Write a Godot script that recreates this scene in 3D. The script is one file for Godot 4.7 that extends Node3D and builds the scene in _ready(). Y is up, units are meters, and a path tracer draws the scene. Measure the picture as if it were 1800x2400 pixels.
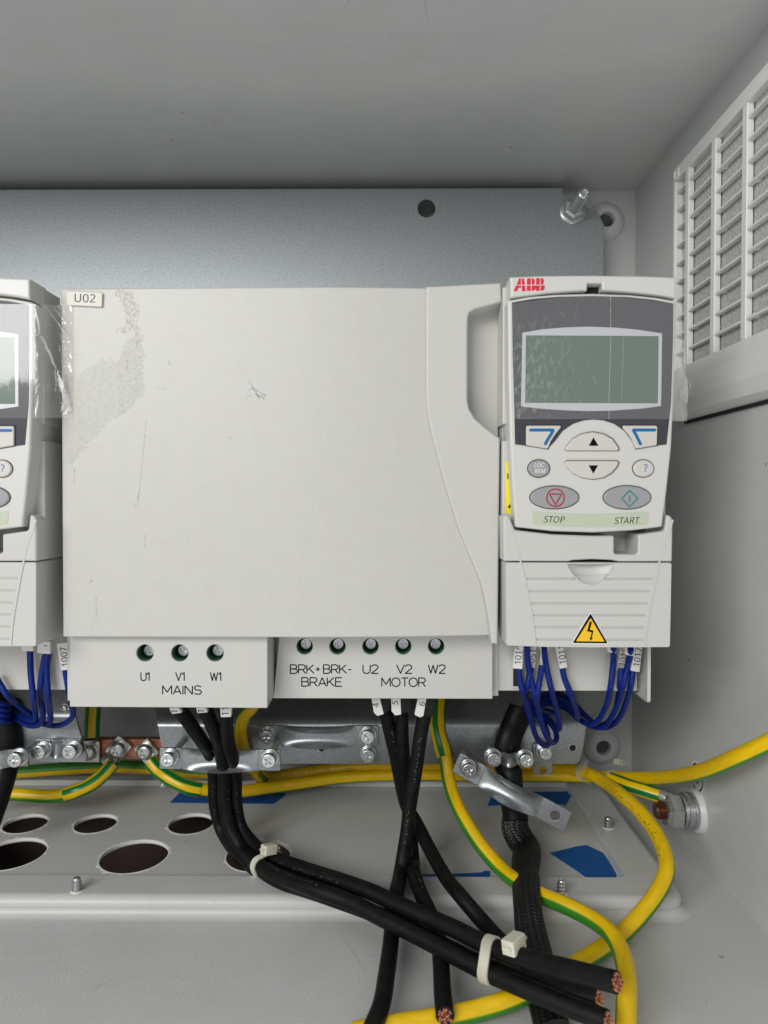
extends Node3D

# The inside of a grey control cabinet. All shapes below are in millimetres in the cabinet's own axes:
# x to the right, y up from the cabinet floor, z towards the open door. They are turned into metres when committed.
const FOCAL := 1640.0
const EYE := 196.0
const MM := 0.001
var eye_basis := Basis.from_euler(Vector3(deg_to_rad(-1.1), deg_to_rad(0.4), 0.0))
var M := {}
var base_of := {}
var taken := {}
var rng := RandomNumberGenerator.new()
# the close looks at the photograph that the outlines were read from: corner and pixels per step
var looks := {1: [0, 600, 0.3014], 2: [0, 1150, 0.3014], 3: [0, 1650, 0.3617], 4: [500, 1600, 0.3014], 5: [900, 1550, 0.3617], 6: [800, 1950, 0.422], 7: [1150, 600, 0.3014], 8: [1150, 1150, 0.3014],
	9: [1050, 1480, 0.3315], 10: [0, 1480, 0.19], 11: [250, 1450, 0.3014], 12: [600, 1450, 0.3617], 13: [1200, 1700, 0.3617], 14: [0, 1500, 0.3014], 15: [950, 640, 0.1808], 16: [1250, 100, 0.3315], 0: [0, 0, 1.0], 17: [900, 400, 0.3617]}


class Acc:
	var v := PackedVector3Array()
	var n := PackedVector3Array()
	var uv := PackedVector2Array()
	var xf := Transform3D()

	func tri(a: Vector3, b: Vector3, c: Vector3, na: Vector3, nb: Vector3, nc: Vector3, ua := Vector2(), ub := Vector2(), uc := Vector2()) -> void:
		a = xf * a; b = xf * b; c = xf * c
		na = (xf.basis * na).normalized(); nb = (xf.basis * nb).normalized(); nc = (xf.basis * nc).normalized()
		if (c - a).cross(b - a).dot(na + nb + nc) < 0.0:
			v.append_array([a, c, b]); n.append_array([na, nc, nb]); uv.append_array([ua, uc, ub])
		else:
			v.append_array([a, b, c]); n.append_array([na, nb, nc]); uv.append_array([ua, ub, uc])

	func quad(a: Vector3, b: Vector3, c: Vector3, d: Vector3, na: Vector3, nb: Vector3, nc: Vector3, nd: Vector3, ua := Vector2(), ub := Vector2(), uc := Vector2(), ud := Vector2()) -> void:
		tri(a, b, c, na, nb, nc, ua, ub, uc)
		tri(a, c, d, na, nc, nd, ua, uc, ud)

	func flat(a: Vector3, b: Vector3, c: Vector3, d: Vector3, nn: Vector3) -> void:
		quad(a, b, c, d, nn, nn, nn, nn, Vector2(0, 0), Vector2(1, 0), Vector2(1, 1), Vector2(0, 1))


# ---------------------------------------------------------------- placing
func ray(px: float, py: float) -> Vector3:
	return eye_basis * Vector3((px - 900.0) / FOCAL, (1200.0 - py) / FOCAL, -1.0)

func P(px: float, py: float, d: float) -> Vector3:
	var r := ray(px, py)
	r *= d / -r.z
	return r + Vector3(0, EYE, 0)

func Q(k: int, x: float, y: float, d: float) -> Vector3:
	var l = looks[k]
	return P(l[0] + x * l[2], l[1] + y * l[2], d)

func onfloor(px: float, py: float, y: float) -> Vector3:
	var r := ray(px, py)
	return r * ((y - EYE) / r.y) + Vector3(0, EYE, 0)

func outline(k: int, d: float, list: Array) -> PackedVector2Array:
	var p := PackedVector2Array()
	for i in range(0, list.size(), 2):
		var q := Q(k, list[i], list[i + 1], d)
		p.append(Vector2(q.x, q.y))
	return p

func path(k: int, list: Array) -> PackedVector3Array:
	var p := PackedVector3Array()
	for i in range(0, list.size(), 3):
		p.append(Q(k, list[i], list[i + 1], list[i + 2]))
	return p

# ---------------------------------------------------------------- naming and committing
func numbered(parent: Node, called: String) -> String:
	var key := "%d/%s" % [parent.get_instance_id(), called]
	var n: int = taken.get(key, 0)
	taken[key] = n + 1
	return called if n == 0 else "%s_%03d" % [called, n]

func thing(called: String, label: String, category: String, base: Vector3, group := "", kind := "") -> Node3D:
	var o := Node3D.new()
	o.name = numbered(self, called)
	add_child(o, true)
	o.position = base * MM
	base_of[o] = base
	tag(o, label, category, group, kind)
	return o

func tag(o: Node, label: String, category := "", group := "", kind := "") -> void:
	if label: o.set_meta("label", label)
	if category: o.set_meta("category", category)
	if group: o.set_meta("group", group)
	if kind: o.set_meta("kind", kind)

func put(a: Acc, called: String, m: Material, parent: Node3D, label := "") -> MeshInstance3D:
	var base: Vector3 = base_of.get(parent, Vector3.ZERO)
	var o := MeshInstance3D.new()
	o.name = numbered(parent, called)
	var pts := PackedVector3Array()
	pts.resize(a.v.size())
	for i in a.v.size():
		pts[i] = (a.v[i] - base) * MM
	var arr := []
	arr.resize(Mesh.ARRAY_MAX)
	arr[Mesh.ARRAY_VERTEX] = pts
	arr[Mesh.ARRAY_NORMAL] = a.n
	arr[Mesh.ARRAY_TEX_UV] = a.uv
	var mesh := ArrayMesh.new()
	mesh.add_surface_from_arrays(Mesh.PRIMITIVE_TRIANGLES, arr)
	mesh.surface_set_material(0, m)
	o.mesh = mesh
	parent.add_child(o, true)
	base_of[o] = base
	if label: o.set_meta("label", label)
	return o

func solo(a: Acc, called: String, m: Material, label: String, category: String, group := "", kind := "") -> MeshInstance3D:
	var lo := a.v[0]; var hi := a.v[0]
	for p in a.v:
		lo = lo.min(p); hi = hi.max(p)
	var base := Vector3((lo.x + hi.x) / 2, lo.y, (lo.z + hi.z) / 2)
	for i in a.v.size():
		a.v[i] -= base
	var o := put(a, called, m, self)
	o.position = base * MM
	base_of[o] = base
	tag(o, label, category, group, kind)
	return o

# ---------------------------------------------------------------- shapes
func ccw(p: PackedVector2Array) -> PackedVector2Array:
	var s := 0.0
	for i in p.size():
		s += p[i].cross(p[(i + 1) % p.size()])
	if s < 0.0:
		var q := p.duplicate(); q.reverse()
		return q
	return p

func circle(c: Vector2, r: float, n := 28, ry := -1.0) -> PackedVector2Array:
	var p := PackedVector2Array()
	for i in n:
		var a := TAU * i / n
		p.append(c + Vector2(cos(a) * r, sin(a) * (r if ry < 0.0 else ry)))
	return p

func rect(x0: float, y0: float, x1: float, y1: float) -> PackedVector2Array:
	return PackedVector2Array([Vector2(x0, y0), Vector2(x1, y0), Vector2(x1, y1), Vector2(x0, y1)])

func rrect(x0: float, y0: float, x1: float, y1: float, r: float, n := 5) -> PackedVector2Array:
	return rounded(rect(x0, y0, x1, y1), r, n)

func rounded(p: PackedVector2Array, r: float, n := 4) -> PackedVector2Array:
	# every corner sharper than 20 degrees is replaced by a curve
	var q := PackedVector2Array()
	var c := p.size()
	for i in c:
		var a := p[(i - 1 + c) % c]; var b := p[i]; var d := p[(i + 1) % c]
		var u := (a - b).normalized(); var w := (d - b).normalized()
		if u.dot(w) < -0.94:
			q.append(b)
			continue
		var k := minf(r / tan(maxf(acos(clampf(u.dot(w), -1, 1)) / 2, 0.2)), minf(a.distance_to(b), d.distance_to(b)) * 0.49)
		for j in n + 1:
			var t := float(j) / n
			q.append((b + u * k).lerp(b, t).lerp(b.lerp(b + w * k, t), t))
	return q

func curve2(p: PackedVector2Array, n := 6, closed := false) -> PackedVector2Array:
	var q := PackedVector2Array()
	var c := p.size()
	for i in (c if closed else c - 1):
		var a := p[(i - 1 + c) % c] if closed or i > 0 else p[0]
		var b := p[i]; var d := p[(i + 1) % c]
		var e := p[(i + 2) % c] if closed or i < c - 2 else d
		for j in n:
			q.append(b.cubic_interpolate(d, a, e, float(j) / n))
	if not closed: q.append(p[c - 1])
	return q

func walls(a: Acc, p: PackedVector2Array, z1: float, z0: float, r: float, steps: int, org: Vector2, size: Vector2) -> PackedVector2Array:
	var n := p.size()
	var en := PackedVector2Array()
	for i in n:
		var d := (p[(i + 1) % n] - p[i]).normalized()
		en.append(Vector2(d.y, -d.x))
	var nin := PackedVector2Array(); var nout := PackedVector2Array(); var miter := PackedVector2Array()
	for i in n:
		var e0 := en[(i - 1 + n) % n]; var e1 := en[i]
		var s := (e0 + e1).normalized()
		var soft := e0.dot(e1) > 0.75
		nin.append(s if soft else e0)
		nout.append(s if soft else e1)
		miter.append(((e0 + e1) / maxf(1.0 + e0.dot(e1), 0.4)).limit_length(1.8))
	var rings := [[0.0, z0, 1.0, 0.0], [0.0, z1 - r, 1.0, 0.0]]
	if r > 0.0:
		for k in range(1, steps + 1):
			var t := PI / 2 * k / steps
			rings.append([r * (1 - cos(t)), z1 - r * (1 - sin(t)), cos(t), sin(t)])
	var pt := func(i: int, k: int) -> Vector3:
		var q: Vector2 = p[i] - miter[i] * rings[k][0]
		return Vector3(q.x, q.y, rings[k][1])
	for i in n:
		var j := (i + 1) % n
		for k in rings.size() - 1:
			var c0: float = rings[k][2]; var s0: float = rings[k][3]; var c1: float = rings[k + 1][2]; var s1: float = rings[k + 1][3]
			if k == 0: c1 = 1.0; s1 = 0.0
			var A: Vector3 = pt.call(i, k); var B: Vector3 = pt.call(j, k); var C: Vector3 = pt.call(j, k + 1); var D: Vector3 = pt.call(i, k + 1)
			var f := func(q: Vector3) -> Vector2: return Vector2((q.x - org.x) / size.x, (org.y + size.y - q.y) / size.y)
			a.quad(A, B, C, D, Vector3(nout[i].x * c0, nout[i].y * c0, s0), Vector3(nin[j].x * c0, nin[j].y * c0, s0), Vector3(nin[j].x * c1, nin[j].y * c1, s1), Vector3(nout[i].x * c1, nout[i].y * c1, s1), f.call(A), f.call(B), f.call(C), f.call(D))
	var inner := PackedVector2Array()
	for i in n:
		inner.append(p[i] - miter[i] * r)
	return inner

func extrude(a: Acc, shape: PackedVector2Array, z1: float, z0: float, r := 0.0, holes := [], steps := 3, back := false, hole_r := -1.0) -> void:
	if hole_r < 0.0: hole_r = r
	shape = ccw(shape)
	var lo := shape[0]; var hi := shape[0]
	for q in shape:
		lo = lo.min(q); hi = hi.max(q)
	var size := hi - lo
	var cap := walls(a, shape, z1, z0, r, steps, lo, size)
	var inner := []
	for h in holes:
		var g := ccw(h); g.reverse()
		inner.append(walls(a, g, z1, z0, hole_r, steps, lo, size))
	if r > 0.0:
		# the lid is cut from a clean inset of the outline, which cannot cross itself at small corners
		var holes_in := []
		for h in holes:
			for g in Geometry2D.offset_polygon(ccw(h), hole_r, Geometry2D.JOIN_MITER):
				if not Geometry2D.is_polygon_clockwise(g):
					var w: PackedVector2Array = g.duplicate(); w.reverse()
					holes_in.append(w)
		for g in Geometry2D.offset_polygon(shape, -r, Geometry2D.JOIN_MITER):
			if not Geometry2D.is_polygon_clockwise(g): lid(a, g, holes_in, z1, Vector3(0, 0, 1), lo, size)
	else:
		lid(a, cap, inner, z1, Vector3(0, 0, 1), lo, size)
	if back:
		lid(a, shape, holes.map(func(h):
			var g := ccw(h); g.reverse()
			return g), z0, Vector3(0, 0, -1), lo, size)

func lid(a: Acc, outer: PackedVector2Array, holes: Array, z: float, nn: Vector3, lo: Vector2, size: Vector2) -> void:
	var pts := outer
	var idx := PackedInt32Array()
	if holes.is_empty():
		idx = Geometry2D.triangulate_polygon(outer)
	if holes.size() > 0 or idx.is_empty():
		# cut the face into bands through the middle of every hole, so that no piece has a hole left in it
		var ys := [lo.y - 1000.0, lo.y + size.y + 1000.0]
		for h in holes:
			var m0 := 1e9; var m1 := -1e9
			for q in h:
				m0 = minf(m0, q.y); m1 = maxf(m1, q.y)
			ys.append((m0 + m1) / 2)
		ys.sort()
		for b in ys.size() - 1:
			if ys[b + 1] - ys[b] < 1e-4: continue
			var left := Geometry2D.intersect_polygons(outer, rect(lo.x - 1000, ys[b], lo.x + size.x + 1000, ys[b + 1]))
			for h in holes:
				var next: Array[PackedVector2Array] = []
				for g in left: next.append_array(Geometry2D.clip_polygons(g, ccw(h)))
				left = next
			for g in left:
				var ids := Geometry2D.triangulate_polygon(g)
				for i in range(0, ids.size(), 3):
					var p := [g[ids[i]], g[ids[i + 1]], g[ids[i + 2]]]
					var u := p.map(func(q): return Vector2((q.x - lo.x) / size.x, (lo.y + size.y - q.y) / size.y))
					a.tri(Vector3(p[0].x, p[0].y, z), Vector3(p[1].x, p[1].y, z), Vector3(p[2].x, p[2].y, z), nn, nn, nn, u[0], u[1], u[2])
		return
	for i in range(0, idx.size(), 3):
		var p := [pts[idx[i]], pts[idx[i + 1]], pts[idx[i + 2]]]
		var u := p.map(func(q): return Vector2((q.x - lo.x) / size.x, (lo.y + size.y - q.y) / size.y))
		a.tri(Vector3(p[0].x, p[0].y, z), Vector3(p[1].x, p[1].y, z), Vector3(p[2].x, p[2].y, z), nn, nn, nn, u[0], u[1], u[2])

func box(a: Acc, lo: Vector3, hi: Vector3, r := 0.0) -> void:
	# r rounds the four edges of the front
	extrude(a, rect(lo.x, lo.y, hi.x, hi.y), hi.z, lo.z, r, [], 3, true)

func smooth3(p: PackedVector3Array, step := 2.0) -> PackedVector3Array:
	var q := PackedVector3Array()
	var c := p.size()
	for i in c - 1:
		var a := p[maxi(i - 1, 0)]; var b := p[i]; var d := p[i + 1]; var e := p[mini(i + 2, c - 1)]
		var l01 := maxf(sqrt(a.distance_to(b)), 0.001); var l12 := maxf(sqrt(b.distance_to(d)), 0.001); var l23 := maxf(sqrt(d.distance_to(e)), 0.001)
		var m1 := (d - b); var m2 := (d - b)
		if i > 0: m1 = ((b - a) / l01 - (d - a) / (l01 + l12) + (d - b) / l12) * l12
		if i < c - 2: m2 = ((d - b) / l12 - (e - b) / (l12 + l23) + (e - d) / l23) * l12
		var n := maxi(2, int(ceil(b.distance_to(d) / step)))
		for j in n:
			var t := float(j) / n
			var t2 := t * t; var t3 := t2 * t
			q.append(b * (2 * t3 - 3 * t2 + 1) + m1 * (t3 - 2 * t2 + t) + d * (-2 * t3 + 3 * t2) + m2 * (t3 - t2))
	q.append(p[c - 1])
	return q

# sweeps a round (or flattened) section along a path; returns the frames [point, across, up, length so far]
func tube(a: Acc, p: PackedVector3Array, r, sides := 16, roll := 0.0, cap0 := true, cap1 := true, flat_x := 1.0, flat_y := 1.0, ref := Vector3(0, 0, 1)) -> Array:
	var fr := []
	var n := p.size()
	var along := 0.0
	var up := Vector3()
	for i in n:
		var t := (p[mini(i + 1, n - 1)] - p[maxi(i - 1, 0)]).normalized()
		if i == 0:
			up = (ref - t * ref.dot(t))
			if up.length() < 0.1: up = Vector3(0, 1, 0) - t * t.y
			up = up.normalized()
		else:
			along += p[i].distance_to(p[i - 1])
			up = (up - t * up.dot(t)).normalized()
		fr.append([p[i], up.cross(t).normalized(), up, along, t])
	for i in n - 1:
		for s in sides:
			var q := []
			for e in [[i, s], [i, s + 1], [i + 1, s + 1], [i + 1, s]]:
				var f = fr[e[0]]
				var ang: float = TAU * e[1] / sides + roll
				var rr: float = r.call(float(e[0]) / (n - 1)) if r is Callable else r
				var nn: Vector3 = (f[2] * cos(ang) / flat_y + f[1] * sin(ang) / flat_x).normalized()
				q.append([f[0] + (f[2] * cos(ang) * flat_y + f[1] * sin(ang) * flat_x) * rr, nn, Vector2(float(e[1]) / sides, f[3] / 100.0)])
			a.quad(q[0][0], q[1][0], q[2][0], q[3][0], q[0][1], q[1][1], q[2][1], q[3][1], q[0][2], q[1][2], q[2][2], q[3][2])
	for e in [[0, -1.0, cap0], [n - 1, 1.0, cap1]]:
		if not e[2]: continue
		var f = fr[e[0]]
		var rr: float = r.call(float(e[0]) / (n - 1)) if r is Callable else r
		for s in sides:
			var a0: float = TAU * s / sides + roll; var a1: float = TAU * (s + 1) / sides + roll
			a.tri(f[0], f[0] + (f[2] * cos(a0) * flat_y + f[1] * sin(a0) * flat_x) * rr, f[0] + (f[2] * cos(a1) * flat_y + f[1] * sin(a1) * flat_x) * rr, f[4] * e[1], f[4] * e[1], f[4] * e[1], Vector2(float(s) / sides, 0), Vector2(float(s) / sides, 0), Vector2(float(s) / sides, 0))
	return fr

# turns a profile of (radius, height) pairs about the local z axis
func lathe(a: Acc, prof: Array, sides := 24, six := false) -> void:
	var k := prof.size()
	var nn := []
	for i in k - 1:
		var d: Vector2 = (prof[i + 1] - prof[i]).normalized()
		nn.append(Vector2(d.y, -d.x))
	for i in k - 1:
		var n0: Vector2 = nn[i]; var n1: Vector2 = nn[i]
		if i > 0 and nn[i - 1].dot(nn[i]) > 0.7: n0 = (nn[i - 1] + nn[i]).normalized()
		if i < k - 2 and nn[i + 1].dot(nn[i]) > 0.7: n1 = (nn[i + 1] + nn[i]).normalized()
		for s in sides:
			var a0 := TAU * s / sides; var a1 := TAU * (s + 1) / sides
			var c0 := Vector2(cos(a0), sin(a0)); var c1 := Vector2(cos(a1), sin(a1))
			var m0 := c0; var m1 := c1
			if six:
				m0 = (c0 + c1).normalized(); m1 = m0
			var A := Vector3(c0.x * prof[i].x, c0.y * prof[i].x, prof[i].y); var B := Vector3(c1.x * prof[i].x, c1.y * prof[i].x, prof[i].y)
			var C := Vector3(c1.x * prof[i + 1].x, c1.y * prof[i + 1].x, prof[i + 1].y); var D := Vector3(c0.x * prof[i + 1].x, c0.y * prof[i + 1].x, prof[i + 1].y)
			a.quad(A, B, C, D, Vector3(m0.x * n0.x, m0.y * n0.x, n0.y), Vector3(m1.x * n0.x, m1.y * n0.x, n0.y), Vector3(m1.x * n1.x, m1.y * n1.x, n1.y), Vector3(m0.x * n1.x, m0.y * n1.x, n1.y))

func aim(at: Vector3, axis: Vector3, spin := 0.0) -> Transform3D:
	var z := axis.normalized()
	var x := Vector3(0, 1, 0).cross(z)
	if x.length() < 0.05: x = Vector3(1, 0, 0).cross(z)
	x = x.normalized()
	return Transform3D(Basis(x, z.cross(x), z), at) * Transform3D(Basis(Vector3(0, 0, 1), spin), Vector3())

# ---------------------------------------------------------------- writing
func text(a: Acc, words: String, at: Vector3, cap: float, bold := false, slant := 0.0, turn := 0.0, stretch := 1.0, thick := 0.06) -> void:
	var f := SystemFont.new()
	f.font_names = PackedStringArray(["Droid Sans"])
	if bold: f.font_weight = 700
	var tm := TextMesh.new()
	tm.font = f; tm.font_size = 64; tm.pixel_size = 1.0; tm.depth = 1.0; tm.text = words
	var arr := tm.surface_get_arrays(0)
	var vv: PackedVector3Array = arr[Mesh.ARRAY_VERTEX]
	var ids: PackedInt32Array = arr[Mesh.ARRAY_INDEX] if arr[Mesh.ARRAY_INDEX] != null else PackedInt32Array(range(vv.size()))
	if ids.is_empty(): ids = PackedInt32Array(range(vv.size()))
	var lo := Vector2(1e9, 1e9); var hi := Vector2(-1e9, -1e9)
	for q in vv:
		lo = lo.min(Vector2(q.x, q.y)); hi = hi.max(Vector2(q.x, q.y))
	var k := cap / 45.7
	var mid := (lo + hi) / 2
	var b := Basis(Vector3(0, 0, 1), turn)
	for i in range(0, ids.size(), 3):
		var t := []
		for j in 3:
			var q := vv[ids[i + j]]
			var x := (q.x - mid.x) * k * stretch; var y := (q.y - mid.y) * k
			t.append(b * Vector3(x + y * slant, y, thick if q.z > 0 else 0.0) + at)
		var nn: Vector3 = (t[2] - t[0]).cross(t[1] - t[0]).normalized()
		if nn.length() > 0.5:
			a.tri(t[0], t[1], t[2], nn, nn, nn)

func arc(cx: float, cy: float, rx: float, ry: float, a0: float, a1: float, n := 8) -> Array:
	var o := []
	for i in n + 1:
		var t := deg_to_rad(lerpf(a0, a1, float(i) / n))
		o.append(Vector2(cx + cos(t) * rx, cy + sin(t) * ry))
	return o

# the drive's engraver letters: [advance, strokes] on a cap height of 1
func glyph(c: String) -> Array:
	match c:
		"U": return [0.72, [[Vector2(0, 1)] + arc(0.31, 0.31, 0.31, 0.31, 180, 360) + [Vector2(0.62, 1)]]]
		"V": return [0.76, [[Vector2(0, 1), Vector2(0.34, 0), Vector2(0.68, 1)]]]
		"W": return [0.98, [[Vector2(0, 1), Vector2(0.22, 0), Vector2(0.44, 0.95), Vector2(0.66, 0), Vector2(0.88, 1)]]]
		"1": return [0.42, [[Vector2(0, 0.74), Vector2(0.26, 1), Vector2(0.26, 0)]]]
		"2": return [0.7, [arc(0.29, 0.71, 0.29, 0.29, 165, -25) + [Vector2(0.0, 0.0), Vector2(0.6, 0)]]]
		"M": return [0.9, [[Vector2(0, 0), Vector2(0, 1), Vector2(0.38, 0.25), Vector2(0.76, 1), Vector2(0.76, 0)]]]
		"A": return [0.76, [[Vector2(0, 0), Vector2(0.33, 1), Vector2(0.66, 0)], [Vector2(0.11, 0.3), Vector2(0.55, 0.3)]]]
		"I": return [0.22, [[Vector2(0.05, 0), Vector2(0.05, 1)]]]
		"N": return [0.78, [[Vector2(0, 0), Vector2(0, 1), Vector2(0.62, 0), Vector2(0.62, 1)]]]
		"S": return [0.7, [arc(0.3, 0.74, 0.28, 0.26, 25, 250) + arc(0.3, 0.26, 0.3, 0.26, 80, -155)]]
		"B": return [0.72, [[Vector2(0, 0.52), Vector2(0, 1), Vector2(0.32, 1)] + arc(0.32, 0.76, 0.24, 0.24, 85, -85) + [Vector2(0.0, 0.52)], [Vector2(0, 0.52), Vector2(0, 0), Vector2(0.34, 0)] + arc(0.34, 0.26, 0.27, 0.26, -85, 85)]]
		"R": return [0.72, [[Vector2(0, 0), Vector2(0, 1), Vector2(0.34, 1)] + arc(0.34, 0.73, 0.25, 0.27, 85, -85) + [Vector2(0.02, 0.46)], [Vector2(0.32, 0.46), Vector2(0.6, 0)]]]
		"K": return [0.72, [[Vector2(0, 0), Vector2(0, 1)], [Vector2(0.58, 1), Vector2(0.02, 0.38)], [Vector2(0.2, 0.56), Vector2(0.62, 0)]]]
		"E": return [0.66, [[Vector2(0.55, 1), Vector2(0, 1), Vector2(0, 0), Vector2(0.56, 0)], [Vector2(0, 0.52), Vector2(0.48, 0.52)]]]
		"O": return [0.86, [arc(0.37, 0.5, 0.37, 0.5, 0, 182, 14), arc(0.37, 0.5, 0.37, 0.5, 180, 362, 14)]]
		"T": return [0.7, [[Vector2(0, 1), Vector2(0.62, 1)], [Vector2(0.31, 1), Vector2(0.31, 0)]]]
		"+": return [0.5, [[Vector2(0.04, 0.5), Vector2(0.42, 0.5)], [Vector2(0.23, 0.28), Vector2(0.23, 0.72)]]]
		"-": return [0.45, [[Vector2(0.06, 0.45), Vector2(0.34, 0.45)]]]
	return [0.4, []]

func engraved(a: Acc, words: String, mid: Vector2, z: float, cap: float, width := -1.0, pen := 0.13) -> void:
	var w := 0.0
	for c in words: w += glyph(c)[0]
	w -= 0.1
	var sx := cap if width < 0.0 else width / w
	var x := mid.x - w * sx / 2
	var k := 0
	for c in words:
		var g := glyph(c)
		for s in g[1]:
			var line := PackedVector2Array()
			for q in s: line.append(Vector2(x + q.x * sx, mid.y + (q.y - 0.5) * cap))
			ribbon(a, line, pen * cap / 2, z + 0.04 + 0.004 * (k % 5), z - 0.02)
			k += 1
		x += g[0] * sx

func ribbon(a: Acc, line: PackedVector2Array, half: float, z1: float, z0: float) -> void:
	var poly := Geometry2D.offset_polyline(line, half, Geometry2D.JOIN_ROUND, Geometry2D.END_ROUND)
	var outs := []; var holes := []
	for p in poly:
		if Geometry2D.is_polygon_clockwise(p): holes.append(p)
		else: outs.append(p)
	for p in outs:
		extrude(a, p, z1, z0, 0.0, holes)

# ---------------------------------------------------------------- materials
func noise_tex(freq: float, size: int, noise_seed: int, kind := FastNoiseLite.TYPE_SIMPLEX_SMOOTH, octaves := 3, lo := 0.0, hi := 1.0) -> NoiseTexture2D:
	var f := FastNoiseLite.new()
	f.noise_type = kind; f.frequency = freq; f.seed = noise_seed; f.fractal_octaves = octaves
	var t := NoiseTexture2D.new()
	t.width = size; t.height = size; t.seamless = true; t.noise = f; t.normalize = true
	if lo != 0.0 or hi != 1.0:
		var g := Gradient.new()
		g.set_color(0, Color(lo, lo, lo)); g.set_color(1, Color(hi, hi, hi))
		t.color_ramp = g
	return t

func lin(r: float, g: float, b: float) -> Color:
	return Color(r, g, b).linear_to_srgb()

func mat(called: String, c: Color, rough: float, metal := 0.0, spec := 0.5) -> StandardMaterial3D:
	var m := StandardMaterial3D.new()
	m.resource_name = called
	m.albedo_color = c; m.roughness = rough; m.metallic = metal; m.metallic_specular = spec
	M[called] = m
	return m

func world_mapped(m: StandardMaterial3D, repeats: float) -> void:
	m.uv1_triplanar = true; m.uv1_world_triplanar = true
	m.uv1_scale = Vector3.ONE * repeats
	m.uv1_triplanar_sharpness = 4.0

func bumped(m: StandardMaterial3D, t: Texture2D, cm: float) -> void:
	m.heightmap_enabled = true; m.heightmap_texture = t; m.heightmap_scale = cm

func stripe_image(bands: Array, soft: float, marks := false) -> ImageTexture:
	# colours round a sheath: bands of [start, end] that are green on yellow, with faint smudges along the length
	var im := Image.create(128, 256, false, Image.FORMAT_RGB8)
	var f := FastNoiseLite.new(); f.frequency = 0.03; f.seed = 5
	var yellow := Color(0.95, 0.785, 0.03); var green := Color(0.02, 0.47, 0.21) if marks else Color(0.22, 0.53, 0.14)
	for x in 128:
		var u := (x + 0.5) / 128.0
		var g := 0.0
		for b in bands:
			for off in [-1.0, 0.0, 1.0]:
				g = maxf(g, smoothstep(b[0] - soft, b[0] + soft, u + off) * (1.0 - smoothstep(b[1] - soft, b[1] + soft, u + off)))
		for y in 256:
			var c := yellow.lerp(green, g)
			var k := 0.97 + 0.06 * f.get_noise_2d(x * 2.0, absf(y - 128.0) * 1.2)
			im.set_pixel(x, y, Color(c.r * k, c.g * k, c.b * k))
	return ImageTexture.create_from_image(im)

func braid_images() -> Array:
	var w := 128; var h := 128
	var hi := Image.create(w, h, false, Image.FORMAT_RGB8); var col := Image.create(w, h, false, Image.FORMAT_RGB8)
	for x in w:
		for y in h:
			var cx := int(x / 16.0); var fx := fmod(x, 16.0) / 16.0 - 0.5
			var yy := y + (fx * 14.0 if cx % 2 == 0 else -fx * 14.0) + 32.0
			var fy := fmod(yy, 16.0) / 16.0 - 0.5
			var e := (1.0 - pow(absf(fx * 2.0), 3.0)) * (1.0 - pow(absf(fy * 2.0), 2.0))
			var fil := 0.85 + 0.15 * sin(fx * 50.0)
			hi.set_pixel(x, y, Color(e, e, e)); var g := (0.06 + 0.26 * pow(e, 1.5)) * fil
			col.set_pixel(x, y, Color(g, g, g * 1.03))
	return [ImageTexture.create_from_image(hi), ImageTexture.create_from_image(col)]

func in_poly(p: Vector2, poly: PackedVector2Array) -> bool:
	return Geometry2D.is_point_in_polygon(p, poly)

func zone(k: int, list: Array) -> PackedVector2Array:
	var p := PackedVector2Array()
	var l = looks[k]
	for i in range(0, list.size(), 2):
		p.append(Vector2(l[0] + list[i] * l[2], l[1] + list[i + 1] * l[2]))
	return p

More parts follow.
